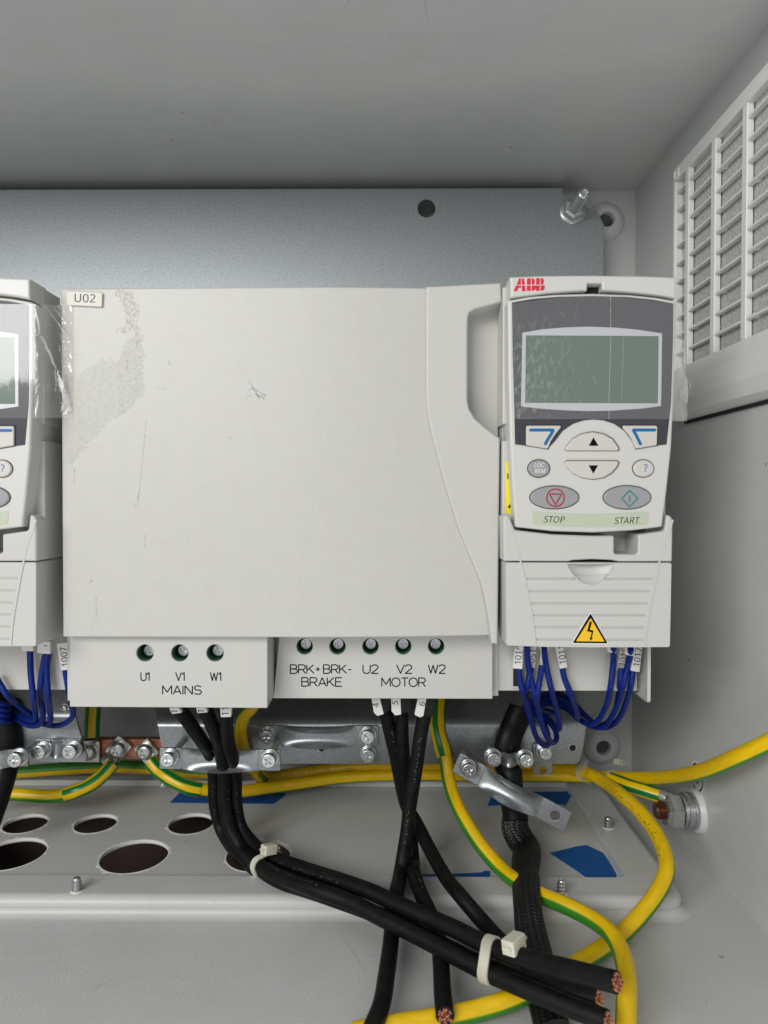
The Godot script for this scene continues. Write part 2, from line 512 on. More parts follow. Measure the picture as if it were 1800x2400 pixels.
func cover_image() -> ImageTexture:
	# the big cover's plastic with the glue and dust left by a peeled label, scuffs and scratches; one texel is about a quarter millimetre
	var w := 800; var h := 656
	var im := Image.create(w, h, false, Image.FORMAT_RGB8)
	var f := FastNoiseLite.new(); f.frequency = 0.02; f.seed = 11; f.fractal_octaves = 4
	var g := FastNoiseLite.new(); g.frequency = 0.12; g.seed = 4; g.fractal_octaves = 2
	var residue := zone(1, [600, 1210, 600, 1000, 640, 890, 720, 850, 820, 790, 900, 810, 935, 790, 945, 700, 1010, 640, 1060, 600, 1110, 640, 1130, 700, 1122, 1060, 1000, 1190, 880, 1280, 760, 1370, 690, 1440, 600, 1560, 560, 1640, 510, 1600, 520, 1500, 575, 1440])
	var brown := zone(1, [870, 262, 1060, 262, 1045, 330, 1090, 360, 1105, 420, 1085, 480, 1100, 540, 1125, 660, 1090, 690, 1070, 600, 1030, 545, 985, 600, 900, 585, 985, 540, 985, 470, 960, 370, 920, 300])
	var strip := zone(1, [470, 250, 590, 250, 560, 640, 615, 900, 600, 1220, 570, 1450, 470, 1500])
	var rx0 := 142.0; var rx1 := 1176.0; var ry0 := 661.0; var ry1 := 1498.0
	for y in h:
		for x in w:
			var p := Vector2(lerpf(rx0, rx1, (x + 0.5) / w), lerpf(ry0, ry1, (y + 0.5) / h))
			var n := f.get_noise_2d(x, y); var fine := g.get_noise_2d(x, y)
			var wob := p + Vector2(fine, g.get_noise_2d(x + 500, y)) * 6.0 + Vector2(n, f.get_noise_2d(x, y + 700)) * 9.0
			var c := Color(0.750, 0.748, 0.732)
			var k := 1.0 + 0.010 * n + 0.010 * fine
			c = c.lerp(Color(c.r, c.g * 0.996, c.b * 0.985), smoothstep(0.0, 0.6, f.get_noise_2d(x * 0.6 + 300, y * 0.6)))
			if p.x < 420.0:
				if in_poly(wob, strip): c = c.lerp(Color(0.715, 0.70, 0.655), 0.55)
				if in_poly(wob, residue):
					var streak := g.get_noise_2d(x * 0.5, y * 2.2)
					k *= 0.95 + 0.03 * fine - 0.02 * streak
					if p.x > 278.0: k *= 1.0 + 0.07 * smoothstep(0.1, 0.5, streak) - 0.03
				if in_poly(wob, brown):
					var m := clampf(0.5 + 1.6 * (0.6 * fine + 0.5 * g.get_noise_2d(x * 2.3, y * 2.3)), 0.0, 1.0)
					c = c.lerp(Color(0.52, 0.50, 0.435), 0.5 * m)
			im.set_pixel(x, y, Color(c.r * k, c.g * k, c.b * k))
	var put_px := func(px: float, py: float, dark: float) -> void:
		var x := int((px - rx0) / (rx1 - rx0) * w); var y := int((py - ry0) / (ry1 - ry0) * h)
		if x < 0 or y < 0 or x >= w or y >= h: return
		var c := im.get_pixel(x, y)
		im.set_pixel(x, y, Color(c.r * dark, c.g * dark, c.b * dark))
	var lines := [[1, 1140, 1260, 1070, 1940, 0.80, 0.55], [0, 300, 840, 298, 868, 0.8, 0.5], [1, 575, 1640, 570, 1760, 0.7, 0.5], [1, 1320, 800, 1325, 835, 0.75, 0.8], [1, 1225, 1010, 1300, 1025, 0.85, 0.6],
		[2, 735, 830, 738, 1000, 0.8, 0.7], [2, 1085, 0, 1045, 120, 0.8, 0.5], [2, 1125, 330, 1120, 450, 0.82, 0.5], [2, 690, 715, 712, 700, 0.7, 0.7], [0, 585, 890, 610, 932, 0.62, 0.6], [0, 592, 905, 625, 926, 0.62, 0.6], [0, 600, 920, 622, 932, 0.6, 0.7], [0, 584, 912, 596, 905, 0.7, 0.6], [0, 580, 930, 590, 922, 0.75, 0.6]]
	var r := RandomNumberGenerator.new(); r.seed = 77
	for l in lines:
		var z = looks[l[0]]
		var a := Vector2(z[0] + l[1] * z[2], z[1] + l[2] * z[2]); var b := Vector2(z[0] + l[3] * z[2], z[1] + l[4] * z[2])
		var n := int(a.distance_to(b) * 1.4) + 1
		for i in n:
			if r.randf() < l[6]:
				var q := a.lerp(b, float(i) / n) + Vector2(r.randf_range(-0.6, 0.6), r.randf_range(-0.6, 0.6))
				put_px.call(q.x, q.y, l[5])
	for i in 130:
		put_px.call(r.randf_range(150, 1000), r.randf_range(680, 1490), r.randf_range(0.72, 0.93))
	put_px.call(170, 882, 0.3); put_px.call(171, 882, 0.4); put_px.call(540, 1023, 0.4); put_px.call(541, 1024, 0.5)
	for i in 60:   # pale hairline scratches
		var a := Vector2(r.randf_range(180, 900), r.randf_range(700, 1480)); var d := Vector2.from_angle(r.randf_range(1.0, 2.2)) * r.randf_range(4, 22)
		for j in 24:
			var q := a + d * j / 24.0
			put_px.call(q.x, q.y, 1.025)
	return ImageTexture.create_from_image(im)

func wear_image() -> ImageTexture:
	# handled paint: faint clouding, wipe marks, specks of dirt and a few scratches
	var n := 1024
	var im := Image.create(n, n, false, Image.FORMAT_RGB8)
	var f := FastNoiseLite.new(); f.frequency = 0.006; f.seed = 71; f.fractal_octaves = 5
	var g := FastNoiseLite.new(); g.frequency = 0.02; g.seed = 72; g.fractal_octaves = 3
	for y in n:
		for x in n:
			var k := 0.975 + 0.014 * f.get_noise_2d(x, y) + 0.010 * g.get_noise_2d(x * 0.35, y * 1.6)
			im.set_pixel(x, y, Color(k, k, k * (0.995 + 0.01 * f.get_noise_2d(y, x))))
	var r := RandomNumberGenerator.new(); r.seed = 15
	for i in 14:
		var c := Vector2(r.randf() * n, r.randf() * n); var s := r.randf_range(0.6, 2.6) if i > 1 else 3.2; var d := r.randf_range(0.55, 0.95)
		for y in range(-4, 5):
			for x in range(-4, 5):
				if Vector2(x, y).length() < s + 0.4 * sin(x * 3.0 + i):
					var q := Vector2i(posmod(int(c.x) + x, n), posmod(int(c.y) + y, n))
					im.set_pixelv(q, im.get_pixelv(q) * d)
	for i in 26:
		var a := Vector2(r.randf() * n, r.randf() * n); var d := Vector2.from_angle(r.randf() * TAU) * r.randf_range(12, 70); var k := 1.05 if r.randf() < 0.6 else 0.86
		for j in 90:
			var p := a + d * j / 90.0
			var q := Vector2i(posmod(int(p.x), n), posmod(int(p.y), n))
			var c := im.get_pixelv(q)
			if absf(c.r - 0.975) < 0.06: im.set_pixelv(q, Color(minf(c.r * k, 1), minf(c.g * k, 1), minf(c.b * k, 1)))
	return ImageTexture.create_from_image(im)

func fold_glint_image() -> ImageTexture:
	# highlights painted along film folds: bright lines that taper, with torn little branches
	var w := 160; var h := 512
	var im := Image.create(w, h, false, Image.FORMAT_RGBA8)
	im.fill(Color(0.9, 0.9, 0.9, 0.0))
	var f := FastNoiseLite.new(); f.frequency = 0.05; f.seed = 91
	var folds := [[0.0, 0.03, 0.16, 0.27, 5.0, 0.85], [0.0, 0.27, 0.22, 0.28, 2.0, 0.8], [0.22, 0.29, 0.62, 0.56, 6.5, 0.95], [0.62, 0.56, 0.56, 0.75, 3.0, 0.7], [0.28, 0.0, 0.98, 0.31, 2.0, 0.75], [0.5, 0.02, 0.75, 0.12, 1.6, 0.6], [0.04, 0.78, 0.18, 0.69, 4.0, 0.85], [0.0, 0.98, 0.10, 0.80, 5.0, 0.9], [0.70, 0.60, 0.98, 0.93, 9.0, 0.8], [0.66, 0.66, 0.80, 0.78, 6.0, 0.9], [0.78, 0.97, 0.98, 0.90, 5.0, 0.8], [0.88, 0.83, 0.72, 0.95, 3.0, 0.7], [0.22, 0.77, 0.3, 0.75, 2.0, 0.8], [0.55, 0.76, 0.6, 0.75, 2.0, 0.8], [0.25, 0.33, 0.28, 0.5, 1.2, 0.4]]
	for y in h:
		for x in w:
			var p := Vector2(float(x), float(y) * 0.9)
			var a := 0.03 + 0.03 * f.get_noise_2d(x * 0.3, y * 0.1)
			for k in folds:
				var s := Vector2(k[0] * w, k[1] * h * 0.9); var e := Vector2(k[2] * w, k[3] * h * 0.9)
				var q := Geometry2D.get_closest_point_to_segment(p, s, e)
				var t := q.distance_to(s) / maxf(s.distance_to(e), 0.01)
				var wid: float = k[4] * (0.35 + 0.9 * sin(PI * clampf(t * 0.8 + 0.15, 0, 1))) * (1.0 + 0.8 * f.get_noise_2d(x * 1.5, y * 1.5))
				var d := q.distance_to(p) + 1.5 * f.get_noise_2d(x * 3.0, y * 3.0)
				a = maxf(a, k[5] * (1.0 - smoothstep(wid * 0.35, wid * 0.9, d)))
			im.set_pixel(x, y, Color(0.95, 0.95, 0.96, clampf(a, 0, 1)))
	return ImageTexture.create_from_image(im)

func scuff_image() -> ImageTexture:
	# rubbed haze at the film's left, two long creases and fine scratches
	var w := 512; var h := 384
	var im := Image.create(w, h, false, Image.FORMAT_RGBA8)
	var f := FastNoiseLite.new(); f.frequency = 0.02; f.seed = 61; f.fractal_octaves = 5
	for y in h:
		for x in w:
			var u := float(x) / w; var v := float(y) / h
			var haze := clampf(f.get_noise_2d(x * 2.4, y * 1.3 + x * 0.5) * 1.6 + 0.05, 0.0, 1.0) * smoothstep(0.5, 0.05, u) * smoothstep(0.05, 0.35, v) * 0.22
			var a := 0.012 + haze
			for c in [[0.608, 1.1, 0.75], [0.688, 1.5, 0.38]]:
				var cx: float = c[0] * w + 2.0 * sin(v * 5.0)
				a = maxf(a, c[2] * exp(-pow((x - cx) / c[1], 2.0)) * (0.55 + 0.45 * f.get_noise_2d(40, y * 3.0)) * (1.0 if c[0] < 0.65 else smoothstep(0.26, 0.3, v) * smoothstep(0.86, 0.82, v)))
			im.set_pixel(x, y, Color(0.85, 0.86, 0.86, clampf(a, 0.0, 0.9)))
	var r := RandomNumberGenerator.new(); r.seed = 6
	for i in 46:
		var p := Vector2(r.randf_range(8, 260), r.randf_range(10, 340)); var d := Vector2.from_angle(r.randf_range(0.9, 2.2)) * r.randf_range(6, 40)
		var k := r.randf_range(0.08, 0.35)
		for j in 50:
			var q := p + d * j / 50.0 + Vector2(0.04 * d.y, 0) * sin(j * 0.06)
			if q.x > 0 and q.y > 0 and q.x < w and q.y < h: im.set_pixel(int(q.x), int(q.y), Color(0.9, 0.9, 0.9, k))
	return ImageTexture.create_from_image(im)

func materials() -> void:
	var peel := noise_tex(0.05, 512, 3, FastNoiseLite.TYPE_SIMPLEX_SMOOTH, 2)
	var paint := mat("grey_paint", lin(0.61, 0.625, 0.625), 0.40)
	bumped(paint, peel, 0.005); world_mapped(paint, 34.0)
	var paint_floor := mat("grey_paint_coarse", lin(0.605, 0.615, 0.61), 0.38)
	bumped(paint_floor, peel, 0.0065); world_mapped(paint_floor, 34.0)
	var wear := wear_image()
	for pm in [paint, paint_floor]:
		pm.detail_enabled = true; pm.detail_albedo = wear; pm.detail_blend_mode = BaseMaterial3D.BLEND_MODE_MUL
		pm.detail_uv_layer = BaseMaterial3D.DETAIL_UV_2
		pm.uv2_triplanar = true; pm.uv2_world_triplanar = true; pm.uv2_scale = Vector3.ONE * 3.1; pm.uv2_triplanar_sharpness = 6.0
	var spangle := noise_tex(0.02, 512, 8, FastNoiseLite.TYPE_CELLULAR, 2, 0.80, 1.0)
	var zinc := mat("zinc_sheet", lin(0.43, 0.465, 0.485), 0.50, 0.55)
	zinc.albedo_texture = noise_tex(0.035, 512, 21, FastNoiseLite.TYPE_SIMPLEX, 4, 0.86, 1.0)
	world_mapped(zinc, 26.0)
	var galv := mat("galvanised_bracket", lin(0.41, 0.44, 0.455), 0.34, 0.85)
	galv.albedo_texture = zinc.albedo_texture
	world_mapped(galv, 22.0)
	var bright := mat("bright_zinc", lin(0.62, 0.64, 0.65), 0.22, 0.95)
	bright.roughness_texture = noise_tex(0.03, 256, 31, FastNoiseLite.TYPE_SIMPLEX, 3, 0.5, 1.0)
	bright.roughness = 0.42
	world_mapped(bright, 60.0)
	mat("tinned_copper", lin(0.62, 0.60, 0.55), 0.32, 0.9)
	var copper := mat("copper", lin(0.62, 0.28, 0.17), 0.42, 0.85)
	copper.albedo_texture = noise_tex(0.02, 256, 33, FastNoiseLite.TYPE_SIMPLEX, 4, 0.7, 1.0); world_mapped(copper, 30.0)
	mat("copper_dark", lin(0.24, 0.11, 0.07), 0.35, 0.85)
	mat("strand_copper", lin(0.60, 0.26, 0.15), 0.4, 0.7)
	var grain := noise_tex(0.25, 512, 13, FastNoiseLite.TYPE_SIMPLEX, 2)
	var plastic := mat("pale_plastic", lin(0.522, 0.519, 0.496), 0.42)
	bumped(plastic, grain, 0.002); world_mapped(plastic, 20.0)
	mat("pale_plastic_smooth", lin(0.537, 0.534, 0.511), 0.40)
	mat("keypad_plastic", lin(0.58, 0.577, 0.555), 0.36)
	mat("button_rubber", lin(0.56, 0.552, 0.515), 0.42)
	mat("button_grey", lin(0.30, 0.305, 0.315), 0.42)
	mat("fascia_grey", lin(0.055, 0.057, 0.066), 0.3, 0.0, 0.3)
	mat("silver_print", lin(0.52, 0.53, 0.56), 0.45, 0.2)
	var lcd := mat("lcd_glass", lin(0.088, 0.142, 0.113), 0.2, 0.0, 0.35)
	mat("black_print", lin(0.006, 0.006, 0.007), 0.7, 0.0, 0.15)
	mat("grey_print", lin(0.05, 0.05, 0.07), 0.6, 0.0, 0.2)
	mat("name_plate", lin(0.58, 0.57, 0.51), 0.4)
	mat("grommet_hole", lin(0.09, 0.085, 0.09), 0.6)
	mat("blue_print", lin(0.0, 0.12, 0.33), 0.5)
	mat("red_print", lin(0.66, 0.006, 0.04), 0.5)
	mat("dark_red_print", lin(0.32, 0.012, 0.03), 0.5)
	mat("teal_print", lin(0.01, 0.21, 0.16), 0.5)
	mat("white_print", lin(0.75, 0.75, 0.75), 0.6)
	mat("sage_print", lin(0.47, 0.52, 0.40), 0.5)
	mat("warning_yellow", lin(0.83, 0.52, 0.012), 0.45)
	mat("label_yellow", lin(0.85, 0.70, 0.01), 0.5)
	mat("green_terminal", lin(0.012, 0.10, 0.045), 0.5)
	mat("dark_void", lin(0.012, 0.011, 0.011), 0.8)
	mat("pit_brown", lin(0.11, 0.075, 0.068), 0.7)
	var rubber := mat("black_sheath", lin(0.0105, 0.0105, 0.011), 0.5, 0.0, 0.32)
	rubber.albedo_texture = noise_tex(0.012, 512, 52, FastNoiseLite.TYPE_SIMPLEX, 5, 0.55, 1.0)
	bumped(rubber, grain, 0.006); world_mapped(rubber, 18.0)
	mat("black_shrink", lin(0.007, 0.007, 0.0075), 0.42, 0.0, 0.32)
	var braid := mat("braided_sleeve", lin(0.22, 0.22, 0.22), 0.42)
	var bi := braid_images()
	braid.albedo_texture = bi[1]; bumped(braid, bi[0], 0.03); braid.uv1_scale = Vector3(2.0, 7.0, 1)
	var blue := mat("blue_wire", lin(0.003, 0.018, 0.175), 0.40, 0.0, 0.35)
	bumped(blue, grain, 0.004); world_mapped(blue, 24.0)
	var earth := mat("earth_sheath", Color.WHITE, 0.36)
	earth.albedo_texture = stripe_image([[0.365, 0.635]], 0.022)
	var shrink := mat("earth_shrink", Color.WHITE, 0.30)
	shrink.albedo_texture = stripe_image([[0.07, 0.185], [0.315, 0.44], [0.565, 0.69], [0.815, 0.93]], 0.006, true)
	mat("brown_print", lin(0.20, 0.11, 0.01), 0.6)
	mat("cable_print", lin(0.25, 0.25, 0.25), 0.6)
	mat("tag_plastic", lin(0.72, 0.72, 0.70), 0.35)
	var clear := mat("clear_plastic", Color(1, 1, 1, 0.12), 0.14)
	clear.transparency = BaseMaterial3D.TRANSPARENCY_ALPHA
	var film := mat("clear_film", Color(1, 1, 1, 0.06), 0.06)
	film.transparency = BaseMaterial3D.TRANSPARENCY_ALPHA
	var flap := mat("flap_film", Color(1, 1, 1, 0.10), 0.10, 0.0, 1.0)
	flap.transparency = BaseMaterial3D.TRANSPARENCY_ALPHA
	var crease := mat("film_glints", Color(1, 1, 1, 1), 0.3)  # white highlights of the folds, painted into the colour
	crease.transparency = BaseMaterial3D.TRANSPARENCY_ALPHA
	crease.albedo_texture = fold_glint_image()
	var hazy := mat("hazy_film", Color(0.9, 0.9, 0.9, 0.30), 0.28)
	hazy.transparency = BaseMaterial3D.TRANSPARENCY_ALPHA
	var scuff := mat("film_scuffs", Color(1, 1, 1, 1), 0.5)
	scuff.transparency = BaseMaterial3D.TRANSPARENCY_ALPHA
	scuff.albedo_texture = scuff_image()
	var tie := mat("nylon_tie", lin(0.66, 0.64, 0.52), 0.38)
	tie.subsurf_scatter_enabled = true; tie.subsurf_scatter_strength = 0.1
	var milky := mat("milky_tie", Color(0.86, 0.86, 0.78, 0.45), 0.35)
	milky.transparency = BaseMaterial3D.TRANSPARENCY_ALPHA
	mat("white_nylon", lin(0.66, 0.66, 0.67), 0.34)
	var tape := mat("blue_tape", lin(0.004, 0.095, 0.34), 0.62)
	bumped(tape, grain, 0.004); world_mapped(tape, 12.0)
	mat("vent_plastic", lin(0.74, 0.74, 0.725), 0.4)
	var fil := mat("filter_fleece", lin(0.60, 0.60, 0.595), 0.95)
	fil.albedo_texture = noise_tex(0.06, 512, 44, FastNoiseLite.TYPE_SIMPLEX, 5, 0.80, 1.0)
	bumped(fil, fil.albedo_texture, 0.02); world_mapped(fil, 12.0)
	var cov := mat("cover_plastic", Color.WHITE, 0.44)
	cov.albedo_texture = cover_image()
	mat("raw_edge", lin(0.88, 0.87, 0.84), 0.5)
	mat("gasket_black", lin(0.01, 0.01, 0.01), 0.7)

# ---------------------------------------------------------------- the cabinet
const WALL_X := 170.0
const CEIL_Y := 408.0
const BACK_Z := -488.0
const RIM_Y := 8.0
const FRONT_Z := -236.0

func lamp(at: Vector3, towards: Vector3, size: Vector2, energy: float, c: Color) -> void:
	var l := AreaLight3D.new()
	l.name = numbered(self, "unseen_light")
	l.area_size = size
	l.light_energy = energy
	l.light_color = c
	l.shadow_enabled = true
	l.area_range = 8.0
	add_child(l)
	l.look_at_from_position(at, towards, Vector3.UP if absf((towards - at).normalized().y) < 0.95 else Vector3.RIGHT)

func structure(a: Acc, called: String, m: Material, parent: Node3D = self) -> MeshInstance3D:
	var o: MeshInstance3D
	if parent == self:
		o = solo(a, called, m, "", "", "", "structure")
	else:
		o = put(a, called, m, parent)
	return o

func skirt(a: Acc, p: PackedVector2Array, prof: Array) -> void:
	# a hollow fillet round the foot of an outline: [offset, height, normal outwards, normal up] from the foot upwards
	var n := p.size()
	var m := PackedVector2Array()
	for i in n:
		var d0 := (p[i] - p[(i - 1 + n) % n]).normalized(); var d1 := (p[(i + 1) % n] - p[i]).normalized()
		var e0 := Vector2(d0.y, -d0.x); var e1 := Vector2(d1.y, -d1.x)
		m.append((e0 + e1) / maxf(1.0 + e0.dot(e1), 0.4))
	for i in n:
		var j := (i + 1) % n
		for k in prof.size() - 1:
			var q := []
			for e in [[i, k], [j, k], [j, k + 1], [i, k + 1]]:
				var f = prof[e[1]]
				var o: Vector2 = p[e[0]] + m[e[0]] * f[0]
				var nm: Vector2 = m[e[0]].normalized() * f[2]
				q.append([Vector3(o.x, o.y, f[1]), Vector3(nm.x, nm.y, f[3])])
			a.quad(q[0][0], q[1][0], q[2][0], q[3][0], q[0][1], q[1][1], q[2][1], q[3][1])

func cabinet() -> void:
	var a := Acc.new()
	box(a, Vector3(-760, CEIL_Y, -500), Vector3(190, CEIL_Y + 12, FRONT_Z))
	structure(a, "ceiling", M.grey_paint)
	a = Acc.new()
	box(a, Vector3(-760, -30, -500), Vector3(190, CEIL_Y, BACK_Z))
	structure(a, "wall_back", M.grey_paint)
	a = Acc.new()
	box(a, Vector3(-772, -30, -500), Vector3(-760, CEIL_Y + 12, FRONT_Z))
	structure(a, "wall_left", M.grey_paint)
	# the right wall, with the opening for the air filter
	a = Acc.new()
	a.xf = Transform3D(Basis(Vector3(0, 0, 1), Vector3(0, 1, 0), Vector3(-1, 0, 0)), Vector3())   # local (x, y, z) is (z, y, -x)
	extrude(a, rect(BACK_Z, -30, FRONT_Z, CEIL_Y), -WALL_X, -WALL_X - 14, 0.0, [rect(-400, 250, -256, 378)], 1, true)
	structure(a, "wall_right", M.grey_paint)
	# the floor: a flat pan with a raised rim round the cable opening
	a = Acc.new()
	a.xf = Transform3D(Basis(Vector3(1, 0, 0), Vector3(0, 0, -1), Vector3(0, 1, 0)), Vector3())    # local (x, y, z) is (x, -z, y)
	var rim_out := rrect(-620, 325, 141, 474, 13, 7)
	var hole := rrect(-600, 345, 118, 462, 5, 4)
	extrude(a, rect(-760, -FRONT_Z, WALL_X, -BACK_Z), 0, -2, 0.0, [rrect(-616, 330, 137, 470, 7, 5)])
	var q := walls(a, ccw(rim_out), RIM_Y, 0, 4.5, 6, Vector2(-620, 322), Vector2(760, 152))
	skirt(a, ccw(rim_out), [[5.0, 0.02, 0.10, 1.0], [3.4, 0.25, 0.35, 0.94], [1.9, 0.8, 0.62, 0.78], [0.8, 1.7, 0.86, 0.5], [0.15, 3.2, 1.0, 0.1]])
	var hr := ccw(hole); hr.reverse()
	var qi := walls(a, hr, RIM_Y, 4.3, 0.5, 2, Vector2(-620, 322), Vector2(760, 152))
	lid(a, q, [qi], RIM_Y, Vector3(0, 0, 1), Vector2(-620, 322), Vector2(760, 152))
	structure(a, "floor", M.grey_paint_coarse)
	# below the plate: the dark space that the holes look into
	a = Acc.new()
	box(a, Vector3(-640, -150, -490), Vector3(160, -140, -300))
	box(a, Vector3(-640, -140, -490), Vector3(160, -3, -484))
	box(a, Vector3(-640, -140, -306), Vector3(160, -3, -300))
	box(a, Vector3(150, -140, -484), Vector3(160, -3, -306))
	structure(a, "ground", M.pit_brown)

func gland_plate() -> void:
	var t := thing("gland_plate", "grey painted plate with two rows of round cable holes in the cabinet floor", "gland plate", Vector3(-200, 2, -407))
	var a := Acc.new()
	a.xf = Transform3D(Basis(Vector3(1, 0, 0), Vector3(0, 0, -1), Vector3(0, 1, 0)), Vector3())
	var holes := []; var spots := []
	for s in [[3, 870, 985, 17.8], [3, 75, 970, 17.6], [4, 350, 1340, 17.2], [3, 620, 775, 12.2], [3, 1238, 775, 13.2], [3, 165, 775, 12.4], [3, -420, 980, 17.6], [3, -330, 775, 12.4]]:
		var l = looks[s[0]]
		var p := onfloor(l[0] + s[1] * l[2], l[1] + s[2] * l[2], 4.0)
		spots.append([Vector2(p.x, -p.z), s[3]])
		holes.append(circle(Vector2(p.x, -p.z), s[3], 40))
	extrude(a, rect(-605, 340, 122, 466), 4.0, 2.0, 0.0, holes, 1, true)
	put(a, "plate", M.grey_paint_coarse, t)
	var f := FastNoiseLite.new(); f.frequency = 0.35; f.seed = 9
	for k in spots.size():
		# bare metal where paint chipped off the punched edge; inner wall paled as lit
		var b := Acc.new()
		b.xf = a.xf
		var c: Vector2 = spots[k][0]; var r: float = spots[k][1]
		var ring := PackedVector2Array()
		for i in 72:
			var ang := TAU * i / 72
			var chip := maxf(0.0, f.get_noise_2d(cos(ang) * 22 + k * 50, sin(ang) * 22) - 0.15) * 4.0
			ring.append(c + Vector2.from_angle(ang) * (r + 0.5 + chip * 1.2))
		extrude(b, ring, 4.12, 2.6, 0.0, [circle(c, r - 0.15, 48)])
		put(b, "hole_rim", M.raw_edge, t)

func backplate() -> void:
	var t := thing("mounting_plate", "bluish galvanised steel mounting plate behind the drives", "mounting plate", Vector3(-250, 30, -470))
	var a := Acc.new()
	var d := 468.0
	var o := outline(0, d, [1320, 440, 1320, 455, 1362, 455, 1384, 466, 1416, 526, 1418, 1640, 1380, 1700])
	o.append_array(PackedVector2Array([Vector2(o[6].x, 30), Vector2(-700, 30), Vector2(-700, o[0].y)]))
	var h := Q(0, 1000, 488, d)
	extrude(a, o, -d, -d - 2.5, 0.5, [circle(Vector2(h.x, h.y), 5.8, 32)], 2, true)
	put(a, "sheet", M.zinc_sheet, t)
	# the folded top edge, bent back towards the wall
	a = Acc.new()
	box(a, Vector3(-700, o[0].y - 2.4, -484), Vector3(o[0].x, o[0].y - 0.1, -470.4))
	put(a, "top_flange", M.zinc_sheet, t)
	# the stud with its nut in the corner
	var s := thing("mounting_stud", "zinc threaded stud with hex nut at the mounting plate's upper right corner", "stud", Q(0, 1342, 496, 468))
	var at := Q(0, 1342, 496, 467.9)
	var axis := (Q(0, 1369, 455, 440) - at).normalized()
	axis = (axis + Vector3(0.0, 0.0, 3.0)).normalized()
	a = Acc.new(); a.xf = aim(at, Vector3(0, 0, 1))
	lathe(a, [Vector2(4.2, 0), Vector2(8.6, 0), Vector2(8.6, 1.2), Vector2(8.2, 1.5), Vector2(4.2, 1.5)], 32)
	put(a, "washer", M.bright_zinc, s)
	a = Acc.new(); a.xf = aim(at + Vector3(0, 0, 1.5), Vector3(0, 0, 1), 0.4)
	lathe(a, [Vector2(7.3, 0), Vector2(7.3, 4.6), Vector2(6.4, 5.4), Vector2(3.9, 5.4), Vector2(3.6, 4.6)], 6, true)
	put(a, "nut", M.bright_zinc, s)
	a = Acc.new(); a.xf = aim(at, Vector3(0, 0, 1))
	var prof := [Vector2(3.4, 0)]
	for i in 27:
		prof.append(Vector2(3.75, i + 0.3)); prof.append(Vector2(3.4, i + 0.8))
	prof.append_array([Vector2(3.2, 27.5), Vector2(2.4, 27.9), Vector2(1.6, 27.4), Vector2(1.0, 26.4), Vector2(0, 26.4)])
	lathe(a, prof, 20)
	put(a, "threaded_rod", M.bright_zinc, s)
	# white plugs in the back wall's holes
	for g in [[1418, 520, "white plastic wall grommet half hidden by the mounting plate's top corner"], [1410, 1748, "white plastic wall grommet with dark hole below the right drive"]]:
		var c := Q(0, g[0], g[1], 487.5)
		var w := thing("wall_grommet", g[2], "grommet", Vector3(c.x, c.y - 12, -488), "white grommets in the back wall")
		a = Acc.new(); a.xf = aim(Vector3(c.x, c.y, BACK_Z), Vector3(0, 0, 1))
		lathe(a, [Vector2(13.2, 0.0), Vector2(13.0, 1.2), Vector2(11.8, 2.4), Vector2(8.6, 5.2), Vector2(7.0, 5.6), Vector2(5.3, 5.4), Vector2(5.0, 4.8), Vector2(5.0, 0.5)], 40)
		put(a, "collar", M.white_nylon, w)
		a = Acc.new(); a.xf = aim(Vector3(c.x, c.y, BACK_Z + 0.6), Vector3(0, 0, 1))
		lathe(a, [Vector2(5.2, 0), Vector2(0, 0)], 32)
		put(a, "hole", M.grommet_hole, w)

